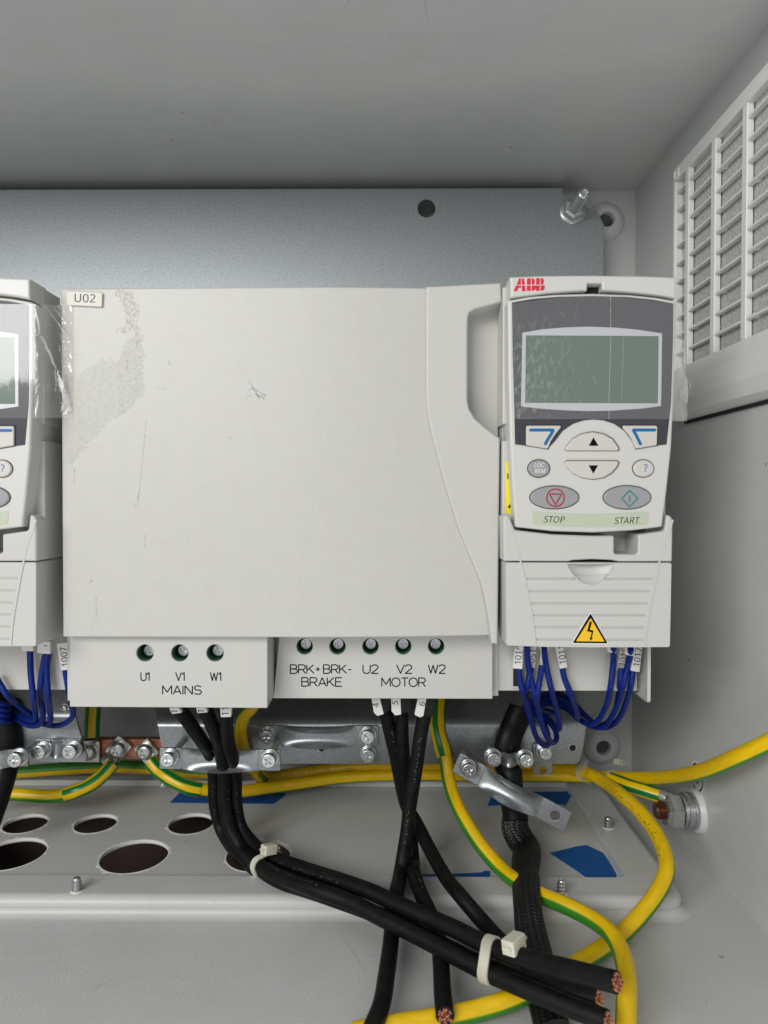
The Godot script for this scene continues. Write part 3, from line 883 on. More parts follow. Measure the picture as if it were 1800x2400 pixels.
func vent() -> void:
	var x0 := 162.0
	var t := thing("air_filter_grille", "pale plastic air filter grille of slats and bars on the right wall", "vent grille", Vector3(168, 242, -335))
	var side := Transform3D(Basis(Vector3(0, 0, 1), Vector3(0, 1, 0), Vector3(-1, 0, 0)), Vector3())
	var a := Acc.new(); a.xf = side
	var inner := rect(-400.5, 269, -262, 375.5)
	extrude(a, rrect(-404, 250, -254, 383, 3), -x0, -WALL_X - 2, 0.8, [inner], 2)
	put(a, "frame", M.vent_plastic, t)
	# the deep lower rail slopes back to the wall
	a = Acc.new(); a.xf = Transform3D(Basis(Vector3(0, 0, -1), Vector3(-1, 0, 0), Vector3(0, 1, 0)), Vector3())
	a.xf = Transform3D()
	var lx := [[x0 + 0.2, 262.0], [x0 - 1.5, 250.0], [x0 + 1.0, 243.0], [WALL_X, 240.0]]
	for i in 3:
		var p0 := Vector3(lx[i][0], lx[i][1], -403.5); var p1 := Vector3(lx[i + 1][0], lx[i + 1][1], -403.5)
		var e := Vector3(0, 0, 149.0)
		var nn := Vector3(-(p0.y - p1.y), (p0.x - p1.x), 0).normalized()
		a.flat(p0, p0 + e, p1 + e, p1, nn)
	a.tri(Vector3(x0 + 0.2, 262, -403.5), Vector3(x0 - 1.5, 250, -403.5), Vector3(WALL_X, 262, -403.5), Vector3(0, 0, -1), Vector3(0, 0, -1), Vector3(0, 0, -1))
	a.flat(Vector3(x0 - 1.5, 250, -403.5), Vector3(x0 + 1, 243, -403.5), Vector3(WALL_X, 240, -403.5), Vector3(WALL_X, 262, -403.5), Vector3(0, 0, -1))
	put(a, "lower_rail", M.vent_plastic, t)
	for i in 11:
		a = Acc.new()
		var y := 368.2 - 10.1 * i + 0.6
		a.xf = Transform3D(Basis(Vector3(0, 0, 1), 0.04), Vector3(x0 + 0.8, y, 0))
		box(a, Vector3(0, -0.5, -400.6), Vector3(2.6, 0.5, -262), 0.0)
		put(a, "slat", M.vent_plastic, t)
	for k in 5:
		a = Acc.new()
		var z := -386.0 + 31.0 * k
		a.xf = side
		extrude(a, rect(z - 2.3, 268.8, z + 2.3, 375.7), -x0 - 0.4, -x0 - 3.4, 0.5, [], 2)
		put(a, "bar", M.vent_plastic, t)
		for i in 10:
			if (i + k) % 3 != 1: continue
			a = Acc.new(); a.xf = aim(Vector3(x0 + 1.5, 363.0 - 10.1 * i - 4.0, z + 7), Vector3(1, 0, 0))
			lathe(a, [Vector2(0, 0), Vector2(1.0, 0.0), Vector2(1.2, 0.4), Vector2(1.2, 4)], 10)
			put(a, "peg", M.vent_plastic, t)
	# screws in the frame's corners
	for c in [[378.6, -398.6, 2.6], [254.5, -380, 3.2]]:
		a = Acc.new(); a.xf = aim(Vector3(x0 - 0.2 if c[0] > 300 else x0 - 0.9, c[0], c[1]), Vector3(-1, 0, 0))
		lathe(a, [Vector2(c[2] + 0.9, -1), Vector2(c[2] + 0.8, 0.3), Vector2(c[2], 0.35), Vector2(c[2] - 0.3, -0.5), Vector2(1.0, -0.6), Vector2(0.8, 0.2), Vector2(0, 0.3)], 24)
		put(a, "screw_boss", M.vent_plastic, t)
	a = Acc.new()
	box(a, Vector3(x0 + 4.2, 263, -402), Vector3(x0 + 14, 377.5, -252))
	put(a, "filter_mat", M.filter_fleece, t)
	# seal under the lower rail
	a = Acc.new()
	box(a, Vector3(WALL_X - 1.2, 238.6, -402), Vector3(WALL_X, 240.2, -256))
	put(a, "seal", M.gasket_black, t)

# ---------------------------------------------------------------- the motor drives
func cross_hole(c: Vector2, arm: float, half: float) -> PackedVector2Array:
	var p := PackedVector2Array()
	for k in 4:
		var b := Vector2.from_angle(PI / 2 * k); var s := b.orthogonal()
		p.append(c + b * half - s * half * 0.0 + (-s) * half * 0.0 + (b * 0.0))
		p.remove_at(p.size() - 1)
		p.append(c + b * arm + s * half * -1.0 * -1.0)
		p.append(c + b * arm - s * half)
	# corners between the arms
	var q := PackedVector2Array()
	for k in 4:
		var b := Vector2.from_angle(PI / 2 * k); var s := Vector2(-b.y, b.x)
		q.append(c + b * arm - s * half * 0.7)
		q.append(c + b * arm + s * half * 0.7)
		q.append(c + b * half + s * half)
	return q

# a screw head with its recess, facing along +z of the transform; height 0 is the seat
func screw_head(a: Acc, r: float, h: float, dome: float, slots := true) -> void:
	extrude(a, circle(Vector2(), r, 28), h, 0.0, dome, [cross_hole(Vector2(), r * 0.58, r * 0.13)], 5, false, 0.08)
	extrude(a, circle(Vector2(), r * 0.72, 16), h - minf(1.1, h * 0.4), 0.0)
	if slots:
		for k in 4:
			var b := Vector2.from_angle(PI / 2 * k + PI / 4)
			ribbon(a, PackedVector2Array([b * r * 0.35, b * r * 0.7]), r * 0.05, h + 0.12, h - 0.1)

func keypad_module(t: Node3D) -> void:
	var d := 289.0
	# housing behind the keypad
	var a := Acc.new()
	var hs := rect(49.2, EYE - 58, 115.8, EYE + 87)
	extrude(a, hs, -305, -460, 1.0)
	put(a, "housing", M.pale_plastic_smooth, t)
	for b in [[48.0, 56.0, 31.5, 89.0], [48.0, 56.0, -14.0, 24.5], [109.0, 117.0, 31.5, 89.0], [109.0, 117.0, -14.0, 24.5]]:
		a = Acc.new()
		box(a, Vector3(b[0], EYE + b[2], -312), Vector3(b[1], EYE + b[3], -296.5), 0.6)
		put(a, "side_rail", M.pale_plastic_smooth, t)
	a = Acc.new()
	var yl := outline(0, 296.3, [1185, 1081, 1201, 1081, 1201, 1204, 1185, 1204])
	extrude(a, yl, -296.35, -296.6)
	var yp := put(a, "side_label", M.label_yellow, t, "yellow sticker on the housing beside the keypad")
	a = Acc.new()
	var c := Q(0, 1195, 1186, 296.2)
	extrude(a, PackedVector2Array([Vector2(c.x - 0.9, c.y - 0.8), Vector2(c.x + 0.9, c.y - 0.8), Vector2(c.x, c.y + 0.9)]), -296.25, -296.4)
	c = Q(0, 1190.5, 1116, 296.2)
	extrude(a, rect(c.x - 0.25, c.y - 1.1, c.x + 0.25, c.y + 1.1), -296.25, -296.4)
	put(a, "print", M.black_print, yp)
	# the cap over the keypad, with its arched lower edge
	a = Acc.new()
	var cap := outline(7, 286.5, [152, 162, 400, 152, 800, 149, 1200, 155, 1442, 165, 1442, 326, 1330, 305, 1150, 284, 1010, 272, 870, 265, 866, 212, 756, 212, 752, 265, 600, 274, 450, 286, 300, 305, 157, 324])
	extrude(a, cap, -286.5, -300, 0.9, [], 4)
	put(a, "top_cap", M.keypad_plastic, t)
	a = Acc.new()
	extrude(a, outline(7, 292, [400, 300, 480, 262, 790, 240, 1110, 262, 1200, 300]), -292, -293)
	put(a, "vent_slot", M.dark_void, t)
	for i in 9:
		a = Acc.new()
		var x := 520.0 + 70.0 * i
		if i == 3 or i == 4: continue
		extrude(a, outline(7, 290, [x, 290, x + 18, 290, x + 46, 255, x + 30, 250]), -290.2, -292)
		put(a, "vent_rib", M.keypad_plastic, t)
	# maker's letters: three bold letters, each cut in four by thin white lines
	a = Acc.new()
	var zl := -286.38
	var A0 := [178, 273, 206, 273, 214, 247, 243, 247, 243, 273, 272, 273, 260, 176, 222, 174]
	var letters := [[A0, [], 239.0], [[281, 270, 283, 175, 318, 173, 338, 178, 344, 196, 336, 218, 350, 228, 352, 250, 343, 266, 322, 271], [], 316.0], [[352, 270, 354, 173, 392, 171, 410, 176, 415, 195, 408, 216, 420, 228, 421, 250, 412, 265, 394, 270], [], 385.0]]
	for l in letters:
		var poly := outline(7, 286.4, l[0])
		var mx := Q(7, l[2], 226, 286.4)
		var g := 0.2
		for qx in [[-50.0, mx.x - g], [mx.x + g, mx.x + 50.0]]:
			for qy in [[mx.y - 50.0, mx.y - g], [mx.y + g, mx.y + 50.0]]:
				var cell := PackedVector2Array([Vector2(qx[0] if qx[0] > -49 else mx.x - 50, qy[0]), Vector2(qx[1], qy[0]), Vector2(qx[1], qy[1]), Vector2(qx[0] if qx[0] > -49 else mx.x - 50, qy[1])])
				for r in Geometry2D.intersect_polygons(poly, cell):
					extrude(a, r, zl, zl - 0.3)
	put(a, "maker_logo", M.red_print, t, "bold red maker's letters split by thin white lines")
	# keypad body
	a = Acc.new()
	var pad := outline(7, 288, [132, 346, 300, 316, 500, 300, 785, 292, 1080, 302, 1280, 322, 1440, 350, 1437, 700, 1424, 1100, 1404, 1500, 1366, 1850, 1332, 2106, 1100, 2134, 800, 2150, 480, 2140, 192, 2108, 168, 1800, 148, 1400, 136, 900])
	extrude(a, rounded(pad, 0.8, 3), -287.5, -304, 1.1, [], 4)
	put(a, "keypad", M.keypad_plastic, t)
	# dark fascia with the display frame and the glass
	a = Acc.new()
	var fas := outline(7, 287.3, [166, 362, 330, 334, 520, 318, 785, 311, 1060, 319, 1260, 340, 1420, 370, 1416, 700, 1402, 1150, 1368, 1466, 1130, 1492, 1100, 1440, 1040, 1360, 960, 1305, 880, 1279, 800, 1271, 720, 1279, 640, 1305, 560, 1360, 500, 1440, 445, 1498, 190, 1464, 184, 1200, 172, 800])
	var lcd := outline(7, 287.3, [274, 618, 1306, 624, 1300, 1146, 268, 1142])
	extrude(a, fas, -287.22, -287.6, 0.1, [lcd], 2)
	put(a, "fascia", M.fascia_grey, t)
	a = Acc.new()
	var frm := outline(7, 287.1, [247, 596, 400, 570, 560, 556, 760, 549, 960, 556, 1140, 572, 1334, 602, 1326, 1166, 1180, 1186, 960, 1202, 760, 1206, 560, 1199, 400, 1188, 236, 1170])
	extrude(a, frm, -287.12, -287.3, 0.06, [lcd], 2)
	put(a, "display_frame", M.silver_print, t)
	a = Acc.new()
	extrude(a, outline(7, 288.0, [260, 610, 1320, 614, 1314, 1156, 254, 1152]), -287.45, -287.495)
	put(a, "display", M.lcd_glass, t)
	# soft keys in the fascia
	for s in [[[276, 1318, 545, 1318, 549, 1332, 510, 1380, 470, 1440, 446, 1500, 275, 1472], [308, 1353, 488, 1353, 468, 1390, 445, 1425, 424, 1464]], [[1030, 1318, 1299, 1318, 1295, 1472, 1130, 1500, 1100, 1430, 1070, 1385, 1026, 1334], [1280, 1353, 1108, 1353, 1130, 1390, 1148, 1425, 1166, 1464]]]:
		a = Acc.new()
		extrude(a, rounded(outline(7, 286.6, s[0]), 0.9), -286.4, -288, 0.6, [], 4)
		var k := put(a, "soft_key", M.button_rubber, t)
		a = Acc.new()
		for g in Geometry2D.offset_polygon(ccw(outline(7, 287.1, s[0])), 0.22, Geometry2D.JOIN_ROUND): extrude(a, g, -287.08, -287.3)
		put(a, "key_gap", M.dark_void, t)
		a = Acc.new()
		ribbon(a, outline(7, 286.3, s[1]), 0.62, -286.33, -286.5)
		put(a, "mark", M.blue_print, k)
	# up and down keys
	for s in [[[578, 1505, 590, 1480, 640, 1420, 710, 1382, 795, 1367, 880, 1382, 950, 1422, 995, 1485, 1000, 1508, 985, 1514, 595, 1514], [763, 1476, 838, 1476, 800, 1410]], [[578, 1606, 592, 1592, 985, 1592, 1000, 1604, 985, 1640, 940, 1690, 880, 1724, 790, 1737, 710, 1724, 640, 1690, 592, 1640], [763, 1628, 836, 1628, 798, 1692]]]:
		a = Acc.new()
		extrude(a, rounded(outline(7, 286.4, s[0]), 0.7), -286.2, -288, 0.8, [], 4)
		var k := put(a, "arrow_key", M.button_rubber, t)
		a = Acc.new()
		for g in Geometry2D.offset_polygon(ccw(outline(7, 287.3, s[0])), 0.2, Geometry2D.JOIN_ROUND): extrude(a, g, -287.36, -287.6)
		put(a, "key_gap", M.dark_void, t)
		a = Acc.new()
		extrude(a, outline(7, 286.1, s[1]), -286.13, -286.3)
		put(a, "mark", M.black_print, k)
	# round and oval keys
	for s in [[377, 1652, 85, 67, "grey"], [1191, 1652, 81, 66, "white"], [499, 1877, 190, 88, "grey"], [1065, 1877, 185, 90, "grey"]]:
		a = Acc.new()
		var c0 := Q(7, s[0], s[1], 286.6)
		var rx: float = s[2] * 0.3014 / 1640.0 * 286.6; var ry: float = s[3] * 0.3014 / 1640.0 * 286.6
		extrude(a, circle(Vector2(c0.x, c0.y), rx + 0.3, 40, ry + 0.3), -287.38, -287.6)
		put(a, "key_gap", M.dark_void, t)
		a = Acc.new()
		extrude(a, circle(Vector2(c0.x, c0.y), rx, 40, ry), -286.5, -288, 0.8, [], 4)
		var k := put(a, "key", M.button_grey if s[4] == "grey" else M.button_rubber, t)
		a = Acc.new()
		var z := -286.42
		if s[0] == 377:
			var p := Q(7, 380, 1624, 286.4); text(a, "LOC", Vector3(p.x, p.y, -286.5), 1.75, false, 0.2, 0.0, 0.95)
			p = Q(7, 384, 1672, 286.4); text(a, "REM", Vector3(p.x, p.y, -286.5), 1.75, false, 0.2, 0.0, 0.95)
			put(a, "lettering", M.white_print, k)
		elif s[0] == 1191:
			var p := Q(7, 1205, 1648, 286.4); text(a, "?", Vector3(p.x, p.y, -286.5), 2.9)
			put(a, "lettering", M.blue_print, k)
		elif s[0] == 499:
			var p := Q(7, 505, 1880, 286.4); var v := Vector2(p.x, p.y)
			ribbon(a, circle(v, 3.55, 40) + PackedVector2Array([v + Vector2(3.55, 0)]), 0.26, z, z - 0.1)
			ribbon(a, PackedVector2Array([v + Vector2(-2.45, 1.5), v + Vector2(2.45, 1.5), v + Vector2(0, -2.9), v + Vector2(-2.45, 1.5)]), 0.26, z - 0.01, z - 0.1)
			put(a, "mark", M.dark_red_print, k)
		else:
			var p := Q(7, 1082, 1886, 286.4); var v := Vector2(p.x, p.y)
			ribbon(a, PackedVector2Array([v + Vector2(-3.3, 0), v + Vector2(0, 3.3), v + Vector2(3.3, 0), v + Vector2(0, -3.3), v + Vector2(-3.3, 0)]), 0.24, z, z - 0.1)
			ribbon(a, PackedVector2Array([v + Vector2(0, -1.2), v + Vector2(0, 1.2)]), 0.26, z - 0.01, z - 0.1)
			put(a, "mark", M.teal_print, k)
	a = Acc.new()
	extrude(a, outline(7, 287.4, [322, 1985, 600, 2003, 800, 2006, 1010, 2000, 1230, 1984, 1222, 2090, 1000, 2106, 780, 2110, 560, 2104, 328, 2086]), -287.36, -287.6, 0.08, [], 2)
	var strip := put(a, "name_strip", M.sage_print, t)
	a = Acc.new()
	var ps := Q(7, 495, 2049, 287.3); text(a, "STOP", Vector3(ps.x, ps.y, -287.4), 2.65, false, 0.2, -0.03, 1.0)
	ps = Q(7, 1062, 2057, 287.3); text(a, "START", Vector3(ps.x, ps.y, -287.4), 2.65, false, 0.2, 0.02, 1.0)
	put(a, "lettering", M.black_print, strip)
	# shoulder that holds the keypad's foot
	a = Acc.new()
	var sh := outline(8, d, [97, 200, 128, 184, 150, 206, 172, 262, 192, 306, 480, 340, 800, 352, 955, 350, 963, 362, 963, 480, 978, 494, 1128, 494, 1146, 478, 1148, 342, 1340, 314, 1354, 300, 1360, 250, 1368, 184, 1405, 200, 1420, 232, 1414, 552, 1000, 552, 940, 540, 790, 534, 640, 542, 600, 551, 104, 549])
	extrude(a, rounded(sh, 0.7, 3), -289.0, -330, 1.0, [], 4)
	put(a, "shoulder", M.pale_plastic_smooth, t)
	a = Acc.new()
	box(a, Vector3(95, EYE - 24, -320), Vector3(109, EYE - 8, -306))
	put(a, "socket_floor", M.pale_plastic_smooth, t)
	# the curved creases that run down both covers stand proud as a thin raised field
	# lower terminal cover with its six long grooves and the finger scoop
	a = Acc.new()
	var low := outline(8, d, [120, 559, 1410, 561, 1404, 900, 1397, 1218, 800, 1221, 400, 1216, 124, 1206])
	var holes := []
	var rows := [[285, 668, 685], [888, 1265, 686], [304, 1240, 781], [322, 1222, 877], [334, 1206, 969], [344, 688, 1062], [868, 1194, 1065], [350, 640, 1158], [905, 1190, 1160]]
	for r in rows:
		holes.append(outline(8, d, [r[0], r[2] - 7.0, r[1], r[2] - 7.0, r[1], r[2] + 7.0, r[0], r[2] + 7.0]))
	var sc := outline(8, d, [598, 572, 612, 600, 640, 644, 680, 690, 730, 722, 785, 733, 840, 722, 890, 690, 930, 644, 955, 600, 968, 572])
	holes.append(sc)
	extrude(a, rounded(low, 0.9, 3), -289.2, -318, 0.28, holes, 3)
	put(a, "terminal_cover", M.pale_plastic_smooth, t)
	a = Acc.new()
	extrude(a, outline(8, d, [270, 650, 1280, 650, 1230, 1190, 340, 1190]), -289.75, -290.2, 0.0, [outline(8, d, [600, 572, 966, 572, 925, 655, 884, 676, 884, 695, 840, 750, 730, 750, 684, 695, 684, 676, 640, 655])])
	put(a, "groove_floor", M.pale_plastic_smooth, t)
	a = Acc.new()
	# scoop: a bowl that is deepest at the seam
	var top := Q(8, 783, 568, d); var n := 18; var w := 10
	var bowl := func(i: int, j: int) -> Vector3:
		var ang := PI + PI * i / n
		var k := float(j) / w
		var e := outline(8, d, [783 + 190 * cos(ang), 568 - 172 * sin(ang)])[0]
		var q := Vector2(top.x, top.y).lerp(e, k)
		return Vector3(q.x, q.y, -289.3 - 4.2 * (1.0 - k * k))
	for i in n:
		for j in w:
			var p := [bowl.call(i, j), bowl.call(i + 1, j), bowl.call(i + 1, j + 1), bowl.call(i, j + 1)]
			var cc := Vector3(top.x, top.y, -278)
			a.quad(p[0], p[1], p[2], p[3], cc - p[0], cc - p[1], cc - p[2], cc - p[3])
	put(a, "finger_scoop", M.pale_plastic_smooth, t)
	for cr in [[138, 228, 160, 300, 200, 430, 245, 600, 285, 780, 318, 960, 338, 1100, 350, 1212], [1416, 228, 1390, 310, 1345, 430, 1305, 590, 1270, 760, 1235, 940, 1212, 1090, 1200, 1216]]:
		a = Acc.new()
		# a fine crease: the middle field steps up along this line
		var pts := curve2(outline(8, d, cr), 6)
		ribbon(a, pts, 0.34, -288.86, -289.6)
		put(a, "crease", M.pale_plastic_smooth, t)
	# warning triangle
	a = Acc.new()
	var tr := [776, 950, 911, 1190, 635, 1187]
	extrude(a, rounded(outline(8, d, [776, 940, 919, 1195, 627, 1192]), 0.5, 3), -289.12, -289.3)
	var wt := put(a, "warning_label", M.white_print, t, "triangular high voltage warning sticker with a lightning bolt")
	a = Acc.new()
	extrude(a, rounded(outline(8, d, [777, 954, 911, 1188, 638, 1185]), 0.3, 3), -289.09, -289.2)
	put(a, "border", M.black_print, wt)
	a = Acc.new()
	extrude(a, rounded(outline(8, d, [778, 990, 886, 1174, 664, 1171]), 0.2, 3), -289.06, -289.2)
	put(a, "field", M.warning_yellow, wt)
	a = Acc.new()
	extrude(a, outline(8, d, [770, 1018, 789, 1018, 772, 1082, 800, 1088, 787, 1146, 797, 1142, 777, 1168, 768, 1142, 776, 1146, 785, 1101, 750, 1094]), -289.03, -289.15)
	put(a, "lightning_bolt", M.black_print, wt)
	# plate behind the control wires, with the fin at its right edge and a dark socket
	a = Acc.new()
	box(a, Vector3(49, EYE - 91, -460), Vector3(117.5, EYE - 58, -330), 0.4)
	put(a, "wiring_plate", M.pale_plastic_smooth, t)
	a = Acc.new()
	a.xf = Transform3D(Basis(Vector3(0, 0, -1), Vector3(0, 1, 0), Vector3(1, 0, 0)), Vector3())   # local (x, y, z) is (-z, y, x)
	extrude(a, rounded(rect(316, EYE - 92.5, 345, EYE - 58), 1.4), 118.6, 117.0, 0.3)
	put(a, "fin", M.pale_plastic_smooth, t)
	a = Acc.new()
	var sk := outline(9, 329.5, [448, 250, 530, 250, 530, 404, 448, 404])
	extrude(a, sk, -329.4, -330.2, 0.2, [outline(9, 329.5, [462, 264, 516, 264, 516, 388, 462, 388])])
	put(a, "socket_frame", M.pale_plastic_smooth, t)
	a = Acc.new()
	extrude(a, outline(9, 329.8, [455, 258, 522, 258, 522, 396, 455, 396]), -329.75, -330.1)
	put(a, "socket", M.dark_void, t)

func densified(p: PackedVector2Array, step: float) -> PackedVector2Array:
	var q := PackedVector2Array()
	for i in p.size():
		var b := p[(i + 1) % p.size()]
		var n := maxi(1, int(ceil(p[i].distance_to(b) / step)))
		for j in n: q.append(p[i].lerp(b, float(j) / n))
	return q

# the cover's face falls back in a shallow curve towards the raised band: everything in front of z moves back with x
func hollow(a: Acc, x0: float, x1: float, deep: float, z: float) -> void:
	var b := Acc.new()
	var todo := []
	for i in range(0, a.v.size(), 3): todo.append([a.v[i], a.v[i + 1], a.v[i + 2], a.n[i], a.n[i + 1], a.n[i + 2], a.uv[i], a.uv[i + 1], a.uv[i + 2]])
	while todo:
		var t = todo.pop_back()
		var k := -1; var far := 6.0
		for e in 3:
			var l: float = absf(t[e].x - t[(e + 1) % 3].x)
			if l > far and maxf(t[e].x, t[(e + 1) % 3].x) > x0 and t[e].z > z:
				far = l; k = e
		if k < 0:
			b.tri(t[0], t[1], t[2], t[3], t[4], t[5], t[6], t[7], t[8])
			continue
		var i1 := (k + 1) % 3; var i2 := (k + 2) % 3
		var m: Vector3 = (t[k] + t[i1]) / 2; var mn: Vector3 = (t[3 + k] + t[3 + i1]).normalized(); var mu: Vector2 = (t[6 + k] + t[6 + i1]) / 2
		todo.append([t[k], m, t[i2], t[3 + k], mn, t[3 + i2], t[6 + k], mu, t[6 + i2]])
		todo.append([m, t[i1], t[i2], mn, t[3 + i1], t[3 + i2], mu, t[6 + i1], t[6 + i2]])
	for i in b.v.size():
		var v := b.v[i]
		if v.z < z or v.x < x0: continue
		var u := (v.x - x0) / (x1 - x0)
		b.v[i] = v - Vector3(0, 0, deep * u * u)
		b.n[i] = (b.n[i] + Vector3(2.0 * deep * u / (x1 - x0) * b.n[i].z, 0, 0)).normalized()
	a.v = b.v; a.n = b.n; a.uv = b.uv

func power_stage(t: Node3D) -> void:
	var a := Acc.new()
	# body
	extrude(a, rect(-139, EYE - 58, 47.2, EYE + 88), -313, -462, 1.0)
	put(a, "body", M.pale_plastic, t)
	# big front cover with the grip cut into its right edge
	a = Acc.new()
	var notch := [1176, 707, 1150, 714, 1113, 724, 1100, 732, 1097, 745, 1096, 800, 1096, 938, 1099, 956, 1112, 979, 1131, 996, 1152, 1013, 1172, 1028]
	var face := [142, 676, 400, 674, 700, 672, 1000, 670, 1174, 663] + notch + [1170, 1200, 1166, 1496, 600, 1494, 147, 1493]
	extrude(a, densified(outline(0, 300, face), 5.0), -300, -330, 0.8, [], 4)
	hollow(a, -45.0, 47.0, 6.6, -304.0)
	put(a, "front_cover", M.cover_plastic, t)
	a = Acc.new()
	var notch2 := [1177, 707, 1150, 714.5, 1113.5, 724.5, 1100.5, 732.5, 1097.4, 745, 1096.4, 800, 1096.4, 938, 1099.4, 956, 1112.4, 979, 1131.4, 996, 1152, 1012.5, 1172.5, 1027]
	var edge := outline(0, 299, [1152, 1508, 1143, 1440, 1128, 1370, 1104, 1310, 1074, 1237, 1044, 1140, 1022, 1060, 1007, 1000, 1000, 950, 998, 900, 998, 800, 998.5, 671])
	var band := outline(0, 299, [1175, 662] + notch2 + [1170.5, 1200, 1167, 1511])
	band.append_array(curve2(edge, 4))
	extrude(a, band, -299.0, -314, 1.1, [], 5)
	put(a, "grip_band", M.pale_plastic, t)
	# floor of the grip
	a = Acc.new()
	extrude(a, outline(0, 312, [1080, 690, 1169, 690, 1168, 1040, 1080, 1040]), -312, -320, 0.5)
	put(a, "grip_floor", M.pale_plastic, t)
	# a fine mark across the band
	a = Acc.new()
	ribbon(a, outline(15, 299, [540, 1718, 660, 1722, 778, 1718]), 0.12, -298.97, -299.05)
	put(a, "scratch", M.button_rubber, t)
	# mains terminal block
	a = Acc.new()
	var holes := []; var at := []
	for x in [297, 568, 842]:
		var p := Q(11, x, 268, 307); at.append(p); holes.append(circle(Vector2(p.x, p.y), 3.75, 28))
	var blk := rounded(outline(0, 307, [163, 1480, 627, 1480, 627, 1660, 163, 1657]), 0.6)
	extrude(a, blk, -307, -314, 0.5, holes, 3)
	put(a, "mains_cover", M.pale_plastic, t)
	a = Acc.new()
	var lo := Q(0, 163, 1657, 307); var hi := Q(0, 627, 1480, 307)
	box(a, Vector3(lo.x + 0.4, lo.y + 0.3, -400), Vector3(hi.x - 0.02, hi.y, -319.6))
	extrude(a, rect(lo.x + 0.4, lo.y + 0.3, hi.x - 0.02, hi.y), -313.9, -319.6, 0.0, holes.map(func(h): return Geometry2D.offset_polygon(h, 0.9)[0]))
	put(a, "mains_block", M.pale_plastic, t)
	for p in at: terminal_screw(t, Vector3(p.x, p.y, -315.0))
	a = Acc.new()
	for w in [["U1", 300], ["V1", 572], ["W1", 849]]:
		var p := Q(11, w[1], 450, 307); engraved(a, w[0], Vector2(p.x, p.y), -306.98, 3.7)
	var pm := Q(11, 586, 555, 307); engraved(a, "MAINS", Vector2(pm.x, pm.y), -306.98, 3.8, 17.2)
	put(a, "lettering", M.black_print, t)
	# motor and brake terminal block, set further back
	a = Acc.new(); holes = []; at = []
	for x in [315, 528, 742, 955, 1168]:
		var p := Q(12, x, 180, 323); at.append(p); holes.append(circle(Vector2(p.x, p.y), 3.75, 28))
	blk = rounded(outline(0, 323, [656, 1470, 1155, 1470, 1155, 1638.5, 640, 1637]), 0.6)
	extrude(a, blk, -323, -331, 0.5, holes, 3)
	put(a, "motor_cover", M.pale_plastic, t)
	a = Acc.new()
	lo = Q(0, 640, 1637, 323); hi = Q(0, 1155, 1470, 323)
	box(a, Vector3(lo.x, lo.y + 0.3, -400), Vector3(hi.x - 0.1, hi.y, -334.6))
	extrude(a, rect(lo.x, lo.y + 0.3, hi.x - 0.1, hi.y), -330.9, -334.6, 0.0, holes.map(func(h): return Geometry2D.offset_polygon(h, 0.9)[0]))
	put(a, "motor_block", M.pale_plastic, t)
	a = Acc.new()
	lo = Q(0, 1150, 1630, 330); hi = Q(0, 1168, 1480, 330)
	box(a, Vector3(lo.x, lo.y, -420), Vector3(hi.x, hi.y, -329), 0.4)
	put(a, "end_wall", M.pale_plastic, t)
	for p in at: terminal_screw(t, Vector3(p.x, p.y + 0.2, -330.4))
	a = Acc.new()
	for w in [["BRK+", 318, 327, 24.2], ["BRK-", 528, 327, 23.0], ["U2", 743, 327, 7.1], ["V2", 961, 327, 7.1], ["W2", 1172, 327, 7.9], ["BRAKE", 427, 410, 18.7], ["MOTOR", 957, 412, 20.3]]:
		var p := Q(12, w[1], w[2], 323)
		var wd: float = w[3] if w[3] < 20.5 else w[3] * 0.565
		engraved(a, w[0], Vector2(p.x, p.y), -322.98, 4.0, wd)
	put(a, "lettering", M.black_print, t)
	# name plate glued to the cover
	a = Acc.new()
	extrude(a, rounded(outline(1, 298.8, [516, 270, 796, 284, 792, 396, 516, 382]), 0.5, 3), -298.8, -300.1, 0.3)
	var np := put(a, "name_plate", M.name_plate, t, "small pale name plate U02 in the cover's corner")
	a = Acc.new()
	var pn := Q(1, 660, 328, 298.7)
	text(a, "U02", Vector3(pn.x, pn.y, -298.85), 3.45, false, 0.0, -0.035, 1.12)
	put(a, "lettering", M.grey_print, np)

func terminal_screw(t: Node3D, at: Vector3) -> void:
	var a := Acc.new(); a.xf = Transform3D(Basis(), at)
	extrude(a, circle(Vector2(), 4.1, 20), -0.4, -3.0)
	lathe(a, [Vector2(4.6, 7.0), Vector2(3.6, 7.0), Vector2(3.55, 0.0), Vector2(4.6, 0.0)], 24)
	put(a, "terminal", M.green_terminal, t)
	a = Acc.new(); a.xf = Transform3D(Basis(Vector3(0, 0, 1), rng.randf_range(-0.5, 0.5)), at)
	screw_head(a, 2.75, 2.4, 0.5)
	put(a, "terminal_screw", M.bright_zinc, t)

func drives() -> void:
	var t := thing("motor_drive", "pale grey motor drive with wide cover, name plate U02 and green keypad display at right", "motor drive", Vector3(-11, EYE - 93, -462), "motor drives side by side on the plate")
	power_stage(t)
	keypad_module(t)
	var c := t.duplicate()
	c.name = numbered(self, "motor_drive")
	add_child(c)
	c.position += Vector3(-263.3, 0, 0) * MM
	tag(c, "motor drive cut by the left edge, beside the U02 drive, its keypad taped over", "motor drive", "motor drives side by side on the plate")

